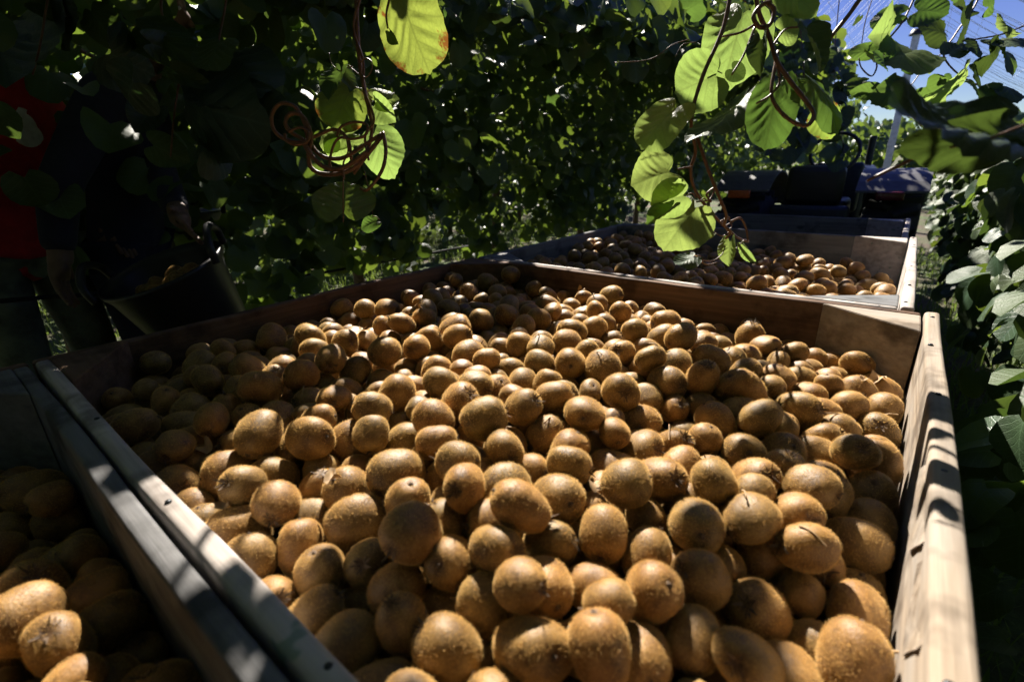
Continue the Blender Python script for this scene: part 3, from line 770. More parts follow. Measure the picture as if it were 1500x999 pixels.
def leaf_objects(P, Rm, S, mats, parent):
    for i in range(len(P)):
        me = get_leaf_mesh('mid', int(RNG.integers(4)), mats[int(RNG.integers(len(mats)))])
        o = link(bpy.data.objects.new('leaf', me), parent)
        m = Matrix([list(Rm[i][r]*S[i])+[P[i][r]] for r in range(3)]+[[0, 0, 0, 1]])
        o.matrix_parent_inverse = Matrix.Translation(-Vector(parent.location)); o.matrix_basis = m
def orient(n, out, spread=0.8, hang=0.9):
    """leaves hang: tips point outwards and down, faces look up and outwards"""
    out = np.asarray(out, float)
    tip = np.tile(out*0.7+np.array([0, 0, -hang]), (n, 1))+RNG.normal(0, spread, (n, 3))
    nrm = np.tile(out*0.75+np.array([0, 0, 0.75]), (n, 1))+RNG.normal(0, spread*0.55, (n, 3))
    return leaf_axes(tip, nrm)
# ---- where the sun must reach: openings of the pergola, given on the plane of the bin rims
def shade_prob(X, Y):
    """probability that the pergola is closed above the spot where the sun ray through rim point X, Y passes"""
    p = np.full(X.shape, 0.97)
    u, v = X, Y
    inside = (u > -1.06) & (u < 0.28) & (v > -0.2) & (v < 1.16)
    p = np.where(inside, 0.012, p)
    # shade over the corner on the tub side and its rails
    p = np.where(inside & (u+0.9*(v-0.10) < -0.66) & (v < 0.55), 0.96, p)
    # shade patch towards the far corner
    p = np.where(((u+0.76)/0.17)**2+((v-0.78)/0.13)**2 < 1, 0.9, p)
    p = np.where(((u+0.95)/0.22)**2+((v-1.08)/0.14)**2 < 1, 0.9, p)
    # dapple near the splintered board
    p = np.where(((u+0.06)/0.10)**2+((v-0.42)/0.07)**2 < 1, 0.5, p)
    p = np.where(((u+0.13)/0.07)**2+((v-0.62)/0.05)**2 < 1, 0.6, p)
    p = np.where(((u+0.25)/0.06)**2+((v-0.66)/0.05)**2 < 1, 0.5, p)
    p = np.where(((u+0.02)/0.16)**2+((v-0.24)/0.10)**2 < 1, 0.2, p)
    # bands on the rails
    for a, w in ((-0.30, 0.05), (-0.17, 0.03), (-0.66, 0.03)):
        p = np.where((np.abs(u-a) < w) & (np.abs(v-0.06) < 0.06), 0.85, p)
    p = np.where((v < -0.05) & inside & (u > -0.40), 0.97, p)
    p = np.where((v < 0.02) & inside & (u < -0.66), 0.98, p)
    p = np.where(((u+0.53)/0.17)**2+((v+0.10)/0.15)**2 < 1, 0.01, p)
    # the half full bin gets light only near its sunny side
    back = (v >= 1.16) & (v < 2.3) & (u > -0.45) & (u < 0.30)
    p = np.where(back, 0.35, p)
    p = np.where((v >= 1.10) & (v < 1.24) & (u > -0.9) & (u < 0.3), 0.3, p)
    p = np.where((u > -0.16) & (u < 0.13) & (v > 0.95) & (v < 1.22), 0.01, p)
    # the hedge beyond the bins gets the lane's sun
    p = np.where((u >= 0.16) & (u < 1.5) & (v > 0.95) & (v < 9), 0.12, p)
    p = np.where((u >= 0.22) & (v <= 0.95) & (u < 1.5), 0.85, p)
    # roof kept closed against the sun over the far lane, to shade the tractor
    p = np.where((v > 2.35) & (u > -1.3) & (u < 0.12), 0.95, p)
    return p
def to_rim(P):
    t = (P[:, 2]-ZR)/SUN[2]
    return P[:, 0]-SUN[0]*t, P[:, 1]-SUN[1]*t
def sun_filter(P, floor=0.0):
    X, Y = to_rim(P); pr = shade_prob(X, Y)
    return RNG.random(len(P)) < np.maximum(pr, floor)

# ---- kiwi vines of the rows
LEFT_X, RIGHT_X = -3.25, 1.0
def make_trunk(root, x, y, h, r=0.045, reach=1.0):
    pts = [(0, 0, -0.05), (random.uniform(-.03, .03), random.uniform(-.03, .03), h*0.3), (random.uniform(-.06, .06), random.uniform(-.06, .06), h*0.65), (random.uniform(-.03, .03), random.uniform(-.05, .05), h)]
    tube('trunk', pts, r, r*0.7, MAT['bark'], root, 9, 8, 0.05)
    for k in range(4):
        a = random.uniform(0, 6.28); L = random.uniform(.6, 1.2)*reach
        tube('cane', [(0, 0, h-.08), (math.cos(a)*L*.4, math.sin(a)*L*.4, h+.12), (math.cos(a)*L*.8, math.sin(a)*L*.8, h+.05), (math.cos(a)*L, math.sin(a)*L, h-.2)], .014, .006, MAT['cane'], root, 6, 6)
def split_leaves(root, P, Rm, S, n_obj, mats, stuffmat, shown_only=True):
    """the leaves that show largest become parts, the rest one stuff part"""
    x, y, z = project(P)
    vis = (z > 0.25) & (x > -20) & (x < 1520) & (y > -20) & (y < 1010)
    score = np.where(vis, S/np.maximum(z, .1), 0)
    idx = np.argsort(-score)[:n_obj]; idx = idx[score[idx]*FPX > 10]
    m = np.zeros(len(P), bool); m[idx] = True
    leaf_objects(P[m], Rm[m], S[m], mats, root)
    leaf_stuff('foliage', P[~m], Rm[~m], S[~m], stuffmat, root)
def left_vine(y, label, n_wall=900, n_top=900, n_obj=120, x=LEFT_X):
    root = empty('kiwi_vine', (x, y, 0)); tag(root, label, 'vine', 'kiwi vines of the row behind the pickers')
    make_trunk(root, x, y, 1.75)
    n = n_wall
    P = np.stack([x+RNG.normal(0.35, 0.38, n), y+RNG.uniform(-0.95, 0.95, n), 1.28+RNG.uniform(0, 1.05, n)], 1)
    # ragged lower fringe of hanging shoots
    n2 = n_wall//3
    cx = RNG.uniform(-0.9, 0.9, 9); ln = RNG.uniform(0.25, 0.8, 9); k = RNG.integers(0, 9, n2); t = RNG.random(n2)
    P2 = np.stack([x+0.45+0.25*np.sin(k*2.3)+RNG.normal(0, .08, n2), y+cx[k]+RNG.normal(0, .08, n2), 1.35-t*ln[k]], 1)
    # pergola roof reaching over the lane
    n3 = int(n_top*1.5)
    P3 = np.stack([RNG.uniform(x-0.5, -0.95, n3), y+RNG.uniform(-0.95, 0.95, n3), 2.08+RNG.normal(0, 0.1, n3)], 1)
    P = np.concatenate([P, P2, P3])
    k = sun_filter(P, 0.0); P = P[k]
    px_, py_, pz_ = project(P)
    n = len(P); Rm = orient(n, (0.8, -0.5, 0), 0.75); S = RNG.uniform(0.075, 0.15, n)
    split_leaves(root, P, Rm, S, n_obj, ['leaf', 'leaf', 'leaf_thick', 'leaf_thick', 'leaf_deep'], 'leaf')
    return root
LV = [(-1.3, 'kiwi vine hung with leaves beyond the person in red', 60), (0.4, 'kiwi vine whose dark leaves hang over the person in navy', 130),
      (2.1, 'kiwi vine with leafy fringe behind the black tub', 150), (3.8, 'kiwi vine with dark trunk behind the coiled hanging shoot', 150),
      (5.5, 'kiwi vine with bare trunk beyond the brimful bin', 120), (7.2, 'kiwi vine behind the half full grey bin', 80),
      (8.9, 'kiwi vine beside the tractor wheel', 40), (10.6, 'kiwi vine beyond the tractor on the pickers side', 20)]
for y, l, no in LV: left_vine(y, l, 1000 if y < 8 else 600, 850 if y < 6 else 450, no)
# thicker clumps of roof leaves: these throw the shade patches over the bins
def clumps(root, x0, x1, y0, y1, dens):
    n = int((x1-x0)*(y1-y0)*dens)
    X = RNG.uniform(x0, x1, n); Y = RNG.uniform(y0, y1, n); k = RNG.random(n) < (shade_prob(X, Y)-.55)/.4
    X, Y = X[k], Y[k]; z = RNG.uniform(1.95, 2.3, len(X)); t = (z-ZR)/SUN[2]
    P = np.stack([X+SUN[0]*t, Y+SUN[1]*t, z], 1)
    if len(P): leaf_stuff('foliage', P, orient(len(P), (0.5, -0.3, 0), .6, .5), RNG.uniform(.07, .12, len(P)), 'leaf', root)
LROOT = {round(o.location.y, 1): o for o in bpy.data.objects if o.type == 'EMPTY' and o.name.startswith('kiwi_vine')}
clumps(LROOT[0.4], -1.35, -0.6, -0.7, 0.6, 900)
clumps(LROOT[2.1], -1.35, -0.5, 0.6, 1.3, 700)
clumps(LROOT[2.1], -1.3, -0.35, 1.3, 2.4, 450)
clumps(LROOT[0.4], -0.6, 0.25, -1.1, 0.9, 350)
clumps(LROOT[3.8], -1.4, 0.15, 2.4, 5.0, 600)
# pergola roof over and behind the bins, on unseen vines added to block sky light
def shade_vine(x, y, label, xr, yr, n, wall=0):
    root = empty('kiwi_vine', (x, y, 0)); tag(root, label, 'vine', 'kiwi vines whose roof shades the bins')
    make_trunk(root, x, y, 1.75)
    P = np.stack([RNG.uniform(*xr, n), RNG.uniform(*yr, n), 2.1+RNG.normal(0, .09, n)], 1)
    if wall: P = np.concatenate([P, np.stack([x+RNG.normal(0, .3, wall), y+RNG.uniform(-1, 1, wall), RNG.uniform(.5, 2.1, wall)], 1)])
    P = P[sun_filter(P)]
    leaf_stuff('foliage', P, orient(len(P), (0.2, -0.2, 0), 0.7, 0.5), RNG.uniform(.1, .16, len(P)), 'leaf', root)
for i, (x, y) in enumerate(((1.0, -0.6), (1.0, -2.4), (1.0, -4.2))):
    shade_vine(x, y, ['kiwi vine roofing the shaded bin from its hedge side', 'kiwi vine next behind the shaded bin', 'kiwi vine two places behind the shaded bin'][i], (-1.0, 2.6), (y-0.95, y+(2.4 if i == 0 else 0.95)), 2300 if i == 0 else 1300, 500)
for i, (x, y) in enumerate(((2.3, 0.9), (2.3, 2.8), (2.3, 4.7), (2.3, -1.0), (2.3, -3.0))):  # dense leaf walls added out of view, cutting sky light from this side
    shade_vine(x, y, 'leafy kiwi vine of the row behind the hedge', (1.25, 3.2), (y-1.0, y+1.0), 700, 1000)
for i, (x, y) in enumerate(((0.2, -5.6), (-1.4, -5.6))):  # leaf walls added across the lane, unseen, to close off light from behind
    shade_vine(x, y, ['kiwi vine closing the lane behind the shaded bin', 'kiwi vine closing the lane on the pickers side'][i], (x-.9, x+.9), (-6.2, -4.8), 500, 900)
for i, (x, y) in enumerate(((-3.25, -3.0), (-3.25, -4.8))):  # row carried on out of view to block light from the left rear
    shade_vine(x, y, ['kiwi vine behind the person in red', 'kiwi vine farther behind the person in red'][i], (-4.0, -0.9), (y-0.95, y+0.95), 1000, 500)
# more roof over the lane in front of and beside the bins (canes of the row behind the pickers)
def far_row(x, y0, y1, label, group, n=520):
    y = y0; i = 0
    while y < y1:
        root = empty('kiwi_vine', (x, y, 0)); tag(root, label, 'vine', group)
        make_trunk(root, x, y, 1.75)
        P = np.concatenate([np.stack([x+RNG.normal(0, .55, n), y+RNG.uniform(-1.1, 1.1, n), RNG.uniform(1.2, 2.4, n)], 1),
                            np.stack([x+RNG.normal(0, .45, n//2), y+RNG.uniform(-1.1, 1.1, n//2), RNG.uniform(0.1, 1.3, n//2)], 1)])
        P = np.concatenate([P, np.stack([x+RNG.uniform(-1.8, 1.8, n), y+RNG.uniform(-1.1, 1.1, n), 2.15+RNG.normal(0, .12, n)], 1)])
        leaf_stuff('foliage', P, orient(len(P), (0.7, -0.5, 0), 0.8), RNG.uniform(.1, .18, len(P)), 'leaf', root)
        y += 2.1; i += 1
far_row(-6.6, -2.0, 13, 'kiwi vine in the second row beyond the pickers', 'kiwi vines of the second row')
far_row(-10.2, 0.0, 19, 'kiwi vine in the third row beyond the pickers', 'kiwi vines of the third row', 620)
def far_wood():
    n = 9000
    a = RNG.uniform(0, 1, n)
    P = np.concatenate([np.stack([RNG.uniform(-16, -13, n), RNG.uniform(-3, 30, n), RNG.uniform(0.0, 3.0, n)], 1),
                        np.stack([RNG.uniform(-13, 5, n//2), RNG.uniform(17, 20, n//2), RNG.uniform(0, 2.3, n//2)], 1)])
    o = leaf_stuff('orchard_foliage', P, orient(len(P), (0.7, -0.5, 0), 0.8), RNG.uniform(.2, .36, len(P)), 'leaf', None)
    tag(o, 'mass of green foliage closing the far end of the orchard', 'foliage')
far_wood()
# ---- right row: hanging hedge close beside the bins
def right_vine(y, label, n, n_obj):
    root = empty('kiwi_vine', (RIGHT_X, y, 0)); tag(root, label, 'vine', 'kiwi vines of the row beside the bins')
    make_trunk(root, RIGHT_X, y, 1.3, .045, .45)
    Y = y+RNG.uniform(-0.85, 0.85, n); zt = 1.36+0.05*np.sin(Y*3)
    z = zt-RNG.random(n)**1.15*0.75
    P = np.stack([0.24+RNG.random(n)**1.6*0.75+0.05*np.sin(Y*5)+np.where(Y > 2.0, 0.05, 0.0), Y, z], 1)
    P = P[(P[:, 1] > 0.62+0.5*(1.36-P[:, 2])*0.6)]
    n = len(P); Rm = orient(n, (-0.85, -0.25, 0), 0.6, 1.0); S = RNG.uniform(0.06, 0.125, n)
    split_leaves(root, P, Rm, S, n_obj, ['leaf_thick', 'leaf_thick', 'leaf'], 'leaf_thick')
for y, l, n, no in ((1.2, 'kiwi vine with wrinkled dark leaves hanging beside the brimful bin', 420, 240), (2.9, 'kiwi vine with glossy leaves hanging beside the grey bins', 800, 240),
                    (4.6, 'kiwi vine with leaves hanging beside the tractor', 900, 200), (6.3, 'kiwi vine hanging just past the tractor', 700, 80), (8.0, 'kiwi vine near the pale net post', 600, 30), (9.7, 'kiwi vine at the far end of the row beside the bins', 500, 10)):
    right_vine(y, l, n, no)

# ------------------------------------------------------------------ shoots hanging near the camera
VIEW = CR[:, 2]          # towards the camera
def hero_leaf(root, b, t, d0, d1, wr=1.0, roll=0.0, v=0, mat='leaf_glow', pet=None, flip=False, label=None):
    """blade from pixel b (where its stalk joins) to pixel t (its tip), at depths d0, d1"""
    p0 = px(*b, d0); p1 = px(*t, d1); ax = p1-p0; L = np.linalg.norm(ax)
    Rm = leaf_axes(ax, VIEW.copy()); q = Matrix(Rm.tolist()) @ Matrix.Rotation(roll, 3, 'Y')
    if flip: q = q @ Matrix.Rotation(math.pi, 3, 'Y')
    m = q @ Matrix.Diagonal((L*wr/0.98, L/0.98, L/0.98))
    o = link(bpy.data.objects.new('leaf', get_leaf_mesh('hero', v, mat)), root)
    o.matrix_parent_inverse = Matrix.Translation(-Vector(root.location))
    o.matrix_basis = Matrix.Translation(Vector(p0)) @ m.to_4x4()
    if label: o['label'] = label
    if pet is not None: shoot(root, [pet, b], [pet[2] if len(pet) > 2 else d0, d0], 0.0013, 0.001, name='petiole')
    return o
def shoot(root, pts, depth, r0, r1=None, name='cane', mat='cane', wob=0.1):
    if not hasattr(depth, '__len__'): depth = [depth]*len(pts)
    if len(depth) != len(pts): depth = np.interp(np.linspace(0, 1, len(pts)), np.linspace(0, 1, len(depth)), depth)
    W3 = [px(p[0], p[1], d)-np.array(root.location) for p, d in zip(pts, depth)]
    if len(W3) == 2: W3 = [W3[0], (W3[0]+W3[1])/2+np.array([0, 0, .004]), W3[1]]
    return tube(name, W3, r0, r1 or r0, MAT[mat], root, 7, 7, wob)
# A: coiled shoot
A = empty('hanging_shoot', tuple(px(522, -60, 1.0))); tag(A, 'hanging kiwi shoot curled into a knot of brown coils with glowing leaves', 'vine shoot')
shoot(A, [(520, -420), (518, -200), (522, -40), (523, 40), (528, 100), (540, 160), (545, 188), (537, 225), (518, 255)], [1.0], .0052, .0036)
shoot(A, [(530, -10), (518, 40), (532, 90), (533, 130), (548, 175), (535, 200), (540, 235)], [.995], .003, .0024)
coilr = .0044
shoot(A, [(560, 196), (530, 215), (500, 232), (470, 228), (452, 205), (446, 180), (432, 157), (412, 152), (399, 166), (400, 188), (415, 203), (440, 209), (462, 200), (490, 190), (510, 205), (515, 235)], [1.0, .99, .985, .97, .98, 1.0, .99, 1.0], coilr, .0034)
shoot(A, [(456, 224), (444, 205), (428, 195), (418, 182), (424, 168), (440, 168), (452, 186), (456, 205), (452, 226), (455, 245), (472, 255), (500, 254), (524, 242), (548, 214), (561, 196)], [.985, .97, .975, .985, .99, 1.0], .004, .005)
shoot(A, [(561, 194), (565, 220), (561, 246), (548, 268), (536, 279), (528, 276)], [1.0, .985, .98, .99], .0042, .003)
shoot(A, [(493, 200), (500, 186), (520, 179), (538, 184), (534, 199), (515, 204), (498, 202), (488, 215), (483, 240), (490, 255)], [.99, .98, .99], .003, .0026)
shoot(A, [(422, 193), (440, 187), (452, 195), (450, 208), (432, 212), (419, 206), (417, 196)], [.965, .97, .965], .003)
shoot(A, [(445, 210), (458, 230), (475, 245), (498, 248), (520, 236), (538, 222)], [.975, .98, .985], .0052, .0046)
shoot(A, [(504, 262), (503, 240), (510, 222), (508, 205)], [.98], .002, .0016)
shoot(A, [(528, 92), (536, 86), (545, 92), (543, 106), (535, 114), (530, 108)], [.985, .97, .985], .0015, .0011, 'tendril')
shoot(A, [(482, 78), (485, 92), (493, 101), (500, 104), (505, 96), (518, 98)], [1.0], .0009, .0006, 'tendril')
shoot(A, [(534, 250), (538, 268), (545, 290), (546, 318)], [1.0], .001, .0008, 'tendril')
hero_leaf(A, (520, 128), (482, 186), 1.03, 1.0, 1.12, 0.15, 0, 'leaf_brown', (535, 140))
hero_leaf(A, (543, 150), (583, 134), 1.01, 1.02, 1.0, -0.3, 1, 'leaf_glow', (540, 160))
hero_leaf(A, (545, 150), (574, 178), 1.02, 1.0, 0.8, 0.5, 2, 'leaf_glow')
hero_leaf(A, (545, 186), (568, 250), 1.06, 1.03, 0.78, 0.1, 3, 'leaf_glow', (545, 180))
hero_leaf(A, (530, 196), (462, 206), 1.06, 1.04, 0.75, 0.2, 0, 'leaf_glow')
hero_leaf(A, (505, 205), (482, 234), 1.05, 1.05, 1.2, -0.2, 1, 'leaf_glow')
hero_leaf(A, (503, 326), (503, 258), .97, .985, 1.18, 0.1, 0, 'leaf', (503, 260))
hero_leaf(A, (556, 322), (527, 333), 1.05, 1.04, 0.8, 0.1, 1, 'leaf_deep', (546, 318))
hero_leaf(A, (505, 98), (474, 140), 1.0, .99, 0.85, 0.6, 2, 'leaf_deep', (526, 110))
hero_leaf(A, (500, 100), (526, 130), 1.02, 1.03, 0.7, -0.7, 1, 'leaf_thick')
hero_leaf(A, (470, 140), (448, 125), 1.03, 1.05, 0.9, 0.9, 2, 'leaf_thick')
# big ageing leaf with its own cane
A2 = empty('hanging_shoot', tuple(px(575, -60, .82))); tag(A2, 'large yellow green kiwi leaf with browned edges on a short shoot', 'vine shoot')
shoot(A2, [(560, -300), (568, -120), (572, -20), (566, 20), (568, 42)], .82, .003, .0016)
hero_leaf(A2, (586, -22), (620, 102), .84, .80, .66, 0.35, 0, 'leaf_brown', (570, -30))
hero_leaf(A2, (568, 42), (580, 66), .82, .82, 0.7, 1.0, 2, 'leaf_thick')
# B: shoot reaching down into the grey bin
B = empty('hanging_shoot', tuple(px(1075, -60, .88))); tag(B, 'hanging kiwi shoot with glowing round leaves dipping into the half full bin', 'vine shoot')
shoot(B, [(1120, -420), (1095, -180), (1075, -40), (1060, 40), (1031, 108), (1015, 160), (1013, 190), (1019, 222), (1012, 250), (1019, 280), (1043, 313), (1063, 333), (1080, 348), (1096, 354)], [.86, .87, .88, .92, .98, 1.04], .0042, .0026)
shoot(B, [(1015, 185), (1026, 215), (1038, 250), (1055, 292), (1064, 315), (1061, 330), (1070, 340), (1063, 350)], [.9, .93, .98], .0036, .0026)
shoot(B, [(1060, 322), (1067, 318), (1070, 326), (1060, 331), (1055, 325), (1066, 321), (1072, 332), (1064, 338)], [.965, .97], .0014, .0011, 'tendril')
shoot(B, [(1070, 325), (1084, 320), (1092, 332), (1096, 352)], [.98, 1.0], .0026, .002)
shoot(B, [(1013, 245), (1003, 246), (993, 248)], [.9], .002, .0015, 'petiole')
shoot(B, [(1042, 296), (1035, 285), (1046, 276), (1040, 292), (1020, 296)], [.94, .93], .0022, .0016, 'tendril')
shoot(B, [(1068, 340), (1058, 346), (1046, 340)], [.98], .0014, .001, 'petiole')
shoot(B, [(1090, 352), (1076, 366), (1062, 372)], [1.0], .0014, .001, 'petiole')
shoot(B, [(1050, 385), (1035, 388), (1028, 382), (1045, 382), (1058, 372), (1062, 360)], [.98, .97, .99], .0014, .001, 'tendril')
shoot(B, [(1015, 178), (1008, 173), (1000, 172)], [.88], .0015, .0012, 'petiole')
shoot(B, [(1010, 58), (985, 66), (960, 84), (935, 90), (900, 92)], [1.05], .001, .0007, 'tendril')
shoot(B, [(1020, 62), (1000, 66), (989, 84)], [1.05], .0009, .0007, 'tendril')
hero_leaf(B, (1000, 152), (936, 212), .88, .86, .74, 0.5, 0, 'leaf_glow')
hero_leaf(B, (994, 248), (932, 262), .90, .88, 1.12, 0.1, 1, 'leaf_glow')
hero_leaf(B, (1008, 284), (955, 300), .90, .88, .85, -0.35, 0, 'leaf_glow', (1020, 290))
hero_leaf(B, (1026, 294), (978, 357), .92, .90, .92, 0.2, 3, 'leaf_glow', (1035, 294))
hero_leaf(B, (992, 300), (946, 322), .885, .875, .5, 0.9, 2, 'leaf_deep')
hero_leaf(B, (1058, 108), (992, 134), .90, .88, 1.05, -0.25, 0, 'leaf_glow', (1032, 105))
hero_leaf(B, (1094, 4), (1062, 112), .94, .91, .72, 0.3, 3, 'leaf_glow', (1070, 0))
hero_leaf(B, (1110, 122), (1028, 246), .84, .82, .52, 0.95, 1, 'leaf_thick', None, True, 'dark leaf seen edge on with silver shine')
hero_leaf(B, (1046, 340), (1034, 349), .98, .98, .8, 0.5, 2, 'leaf_glow')
hero_leaf(B, (1070, 345), (1064, 388), .99, .98, .55, 0.9, 2, 'leaf_glow')
hero_leaf(B, (1022, 374), (986, 396), .96, .95, .7, 0.5, 1, 'leaf_thick', (1030, 384), True)
hero_leaf(B, (1084, 352), (1104, 386), 1.0, 1.0, .35, 1.1, 2, 'leaf_glow')
# B2: nearer dark loops and leaves beside it
B2 = empty('hanging_shoot', tuple(px(1110, -60, .66))); tag(B2, 'dark looping kiwi shoot with broad green leaves in front of the sky', 'vine shoot')
shoot(B2, [(1098, -300), (1100, -120), (1106, -20), (1112, 20), (1126, 52), (1138, 90), (1158, 120), (1180, 148), (1192, 168), (1182, 184), (1160, 178), (1140, 160), (1130, 138), (1134, 105), (1140, 75)], [.66, .66, .65, .67], .0034, .0024)
shoot(B2, [(1128, 4), (1116, 8), (1104, 24), (1112, 40), (1128, 36), (1134, 16), (1126, 6)], [.65], .003)
shoot(B2, [(1110, 34), (1085, 48), (1058, 54)], [.67], .002, .0014)
shoot(B2, [(1106, 40), (1090, 80), (1072, 110)], [.68], .002, .0014)
shoot(B2, [(1138, 92), (1142, 120), (1128, 140), (1108, 152)], [.66], .0018, .0014)
shoot(B2, [(1130, 70), (1150, 44), (1172, 40)], [.67], .0016, .0012)
hero_leaf(B2, (1140, 112), (1122, 216), .70, .68, .55, 0.35, 0, 'leaf_deep', (1140, 100))
hero_leaf(B2, (1168, 112), (1252, 168), .70, .66, .8, -0.45, 3, 'leaf_deep', (1158, 118))
hero_leaf(B2, (1198, 158), (1226, 200), .70, .70, .9, 0.2, 1, 'leaf_brown')
hero_leaf(B2, (1136, 48), (1176, 40), .70, .70, 1.0, 0.1, 0, 'leaf_glow')
hero_leaf(B2, (1176, 38), (1212, 98), .67, .65, .62, -0.35, 2, 'leaf_thick', (1168, 40))
hero_leaf(B2, (1140, -22), (1206, 12), .69, .68, .7, 0.2, 1, 'leaf_glow', (1110, -20))
hero_leaf(B2, (1116, 46), (1108, 104), .66, .64, .35, 0.9, 2, 'leaf_thick')
hero_leaf(B2, (1068, 98), (1090, 116), .70, .70, .9, 0.7, 2, 'leaf_thick')
# C: sprays against the sky
Cv = empty('hanging_shoot', tuple(px(1330, -60, 1.7))); tag(Cv, 'spray of thin kiwi canes and dark leaves against the blue sky', 'vine shoot')
shoot(Cv, [(1340, -200), (1345, -40), (1328, 22), (1300, 60), (1285, 80), (1284, 100), (1276, 112), (1262, 100), (1258, 86)], [1.7], .004, .002)
shoot(Cv, [(1284, -20), (1268, 30), (1262, 66)], [1.75], .002, .0015)
shoot(Cv, [(1460, -160), (1440, -20), (1400, 50), (1382, 78), (1398, 104), (1430, 124), (1470, 138)], [1.8], .004, .0022)
shoot(Cv, [(1520, 30), (1470, 50), (1430, 58), (1396, 66), (1350, 106), (1330, 128), (1290, 140)], [1.75], .003, .0018)
shoot(Cv, [(1334, 165), (1356, 140), (1384, 122), (1420, 112)], [1.7], .002, .0016)
shoot(Cv, [(1310, -200), (1270, -30), (1252, 10), (1216, 56)], [1.1], .0055, .0045)
cl = [((1330, 22), (1272, 28), .75, 'leaf_deep'), ((1334, 16), (1385, 12), .85, 'leaf_deep'), ((1310, 50), (1288, 46), .9, 'leaf_glow'),
      ((1290, 74), (1240, 78), .55, 'leaf_deep'), ((1290, 84), (1318, 62), 1.1, 'leaf_deep'), ((1300, 100), (1290, 70), 1.0, 'leaf_deep'),
      ((1342, 88), (1324, 104), 1.1, 'leaf_deep'), ((1355, 82), (1372, 100), .6, 'leaf_glow'), ((1330, 78), (1318, 86), 1.0, 'leaf_glow'),
      ((1275, 118), (1240, 118), .5, 'leaf_thick'), ((1290, 132), (1244, 136), .6, 'leaf_deep'), ((1330, 122), (1296, 142), .7, 'leaf_deep'),
      ((1350, 122), (1376, 150), .9, 'leaf_deep'), ((1380, 118), (1408, 130), .8, 'leaf_deep'), ((1395, 140), (1362, 155), .8, 'leaf_glow'),
      ((1388, 60), (1362, 30), .9, 'leaf_thick'), ((1400, 46), (1434, 28), .9, 'leaf_thick'), ((1410, 60), (1446, 74), .8, 'leaf_thick'),
      ((1384, 84), (1414, 62), .9, 'leaf_thick'), ((1440, 76), (1472, 96), .9, 'leaf_thick'), ((1456, 62), (1494, 60), .9, 'leaf_thick'),
      ((1470, 70), (1500, 92), .9, 'leaf_deep'), ((1396, 8), (1428, 20), .5, 'leaf_thick'), ((1440, 16), (1470, -10), 1.0, 'leaf_deep'),
      ((1404, -4), (1384, -30), 1.0, 'leaf_deep'), ((1470, 30), (1492, 38), .7, 'leaf_glow'), ((1430, 124), (1444, 150), .9, 'leaf_deep'),
      ((1460, 130), (1500, 128), .6, 'leaf_thick'), ((1420, 108), (1444, 116), .9, 'leaf_thick'), ((1262, 22), (1252, 40), .6, 'leaf_thick')]
for i, (b, t, wr, mt) in enumerate(cl):
    hero_leaf(Cv, b, t, 1.7+0.05*math.sin(i), 1.68+0.08*math.cos(i*2), wr, 0.6*math.sin(i*1.7), i % 4, mt)
# E: dark leaves hanging before the pickers
Ev = empty('hanging_shoot', tuple(px(240, -60, 1.25))); tag(Ev, 'dark leafy kiwi shoots hanging above the two pickers', 'vine shoot')
shoot(Ev, [(250, -260), (246, -60), (236, 10), (250, 60), (262, 110), (255, 170), (250, 230)], [1.25], .004, .002)
shoot(Ev, [(90, -260), (84, -60), (70, 0), (60, 60), (48, 110)], [1.2], .004, .002)
shoot(Ev, [(345, -260), (338, -60), (330, 10), (318, 80), (322, 150), (330, 220)], [1.35], .004, .002)
el = [((30, 2), (112, 16), .7), ((86, -20), (60, 50), .8), ((5, 20), (-20, 90), .9), 
      ((196, 40), (256, 62), .5), ((206, 60), (280, 84), .6), ((146, 70), (190, 100), .8), ((248, 104), (312, 130), .45), ((270, 150), (338, 172), .8),
      ((316, 102), (372, 120), .8), ((212, 208), (268, 232), .8), ((290, 212), (330, 244), 1.0), ((205, 110), (170, 160), .9),
      ((330, 60), (296, 96), .9), ((348, 156), (398, 176), .8), ((230, 150), (196, 190), .8), ((130, 8), (160, 60), .8), ]
for i, (b_, t_, wr) in enumerate(el): hero_leaf(Ev, b_, t_, 1.22+.1*math.sin(i), 1.2+.1*math.cos(i*1.3), wr, .5*math.sin(i*2.1), i % 4, 'leaf_dark' if i % 3 else 'leaf_thick')
# F: thin shoots with small leaves before the tractor
Fv = empty('hanging_shoot', tuple(px(1150, -40, 2.4))); tag(Fv, 'thin leafy kiwi shoots dangling in front of the tractor', 'vine shoot')
for k, (a_, b_, c_) in enumerate((((1120, -40), (1112, 90), (1128, 225)), ((1165, -40), (1178, 120), (1170, 215)), ((1232, -30), (1222, 110), (1238, 235)))):
    dp = 2.3+.2*k; shoot(Fv, [a_, b_, c_], dp, .003, .0015)
    for j in range(13):
        t = .38+.62*j/12; x = (1-t)**2*a_[0]+2*t*(1-t)*b_[0]+t*t*c_[0]; y = (1-t)**2*a_[1]+2*t*(1-t)*b_[1]+t*t*c_[1]; an = random.uniform(-.4, 3.5); L = random.uniform(16, 34)
        hero_leaf(Fv, (x, y), (x+L*math.cos(an), y+L*abs(math.sin(an))), dp, dp-.03, random.uniform(.6, 1), random.uniform(-.8, .8), j % 4, ['leaf_thick', 'leaf_dark', 'leaf'][j % 3])
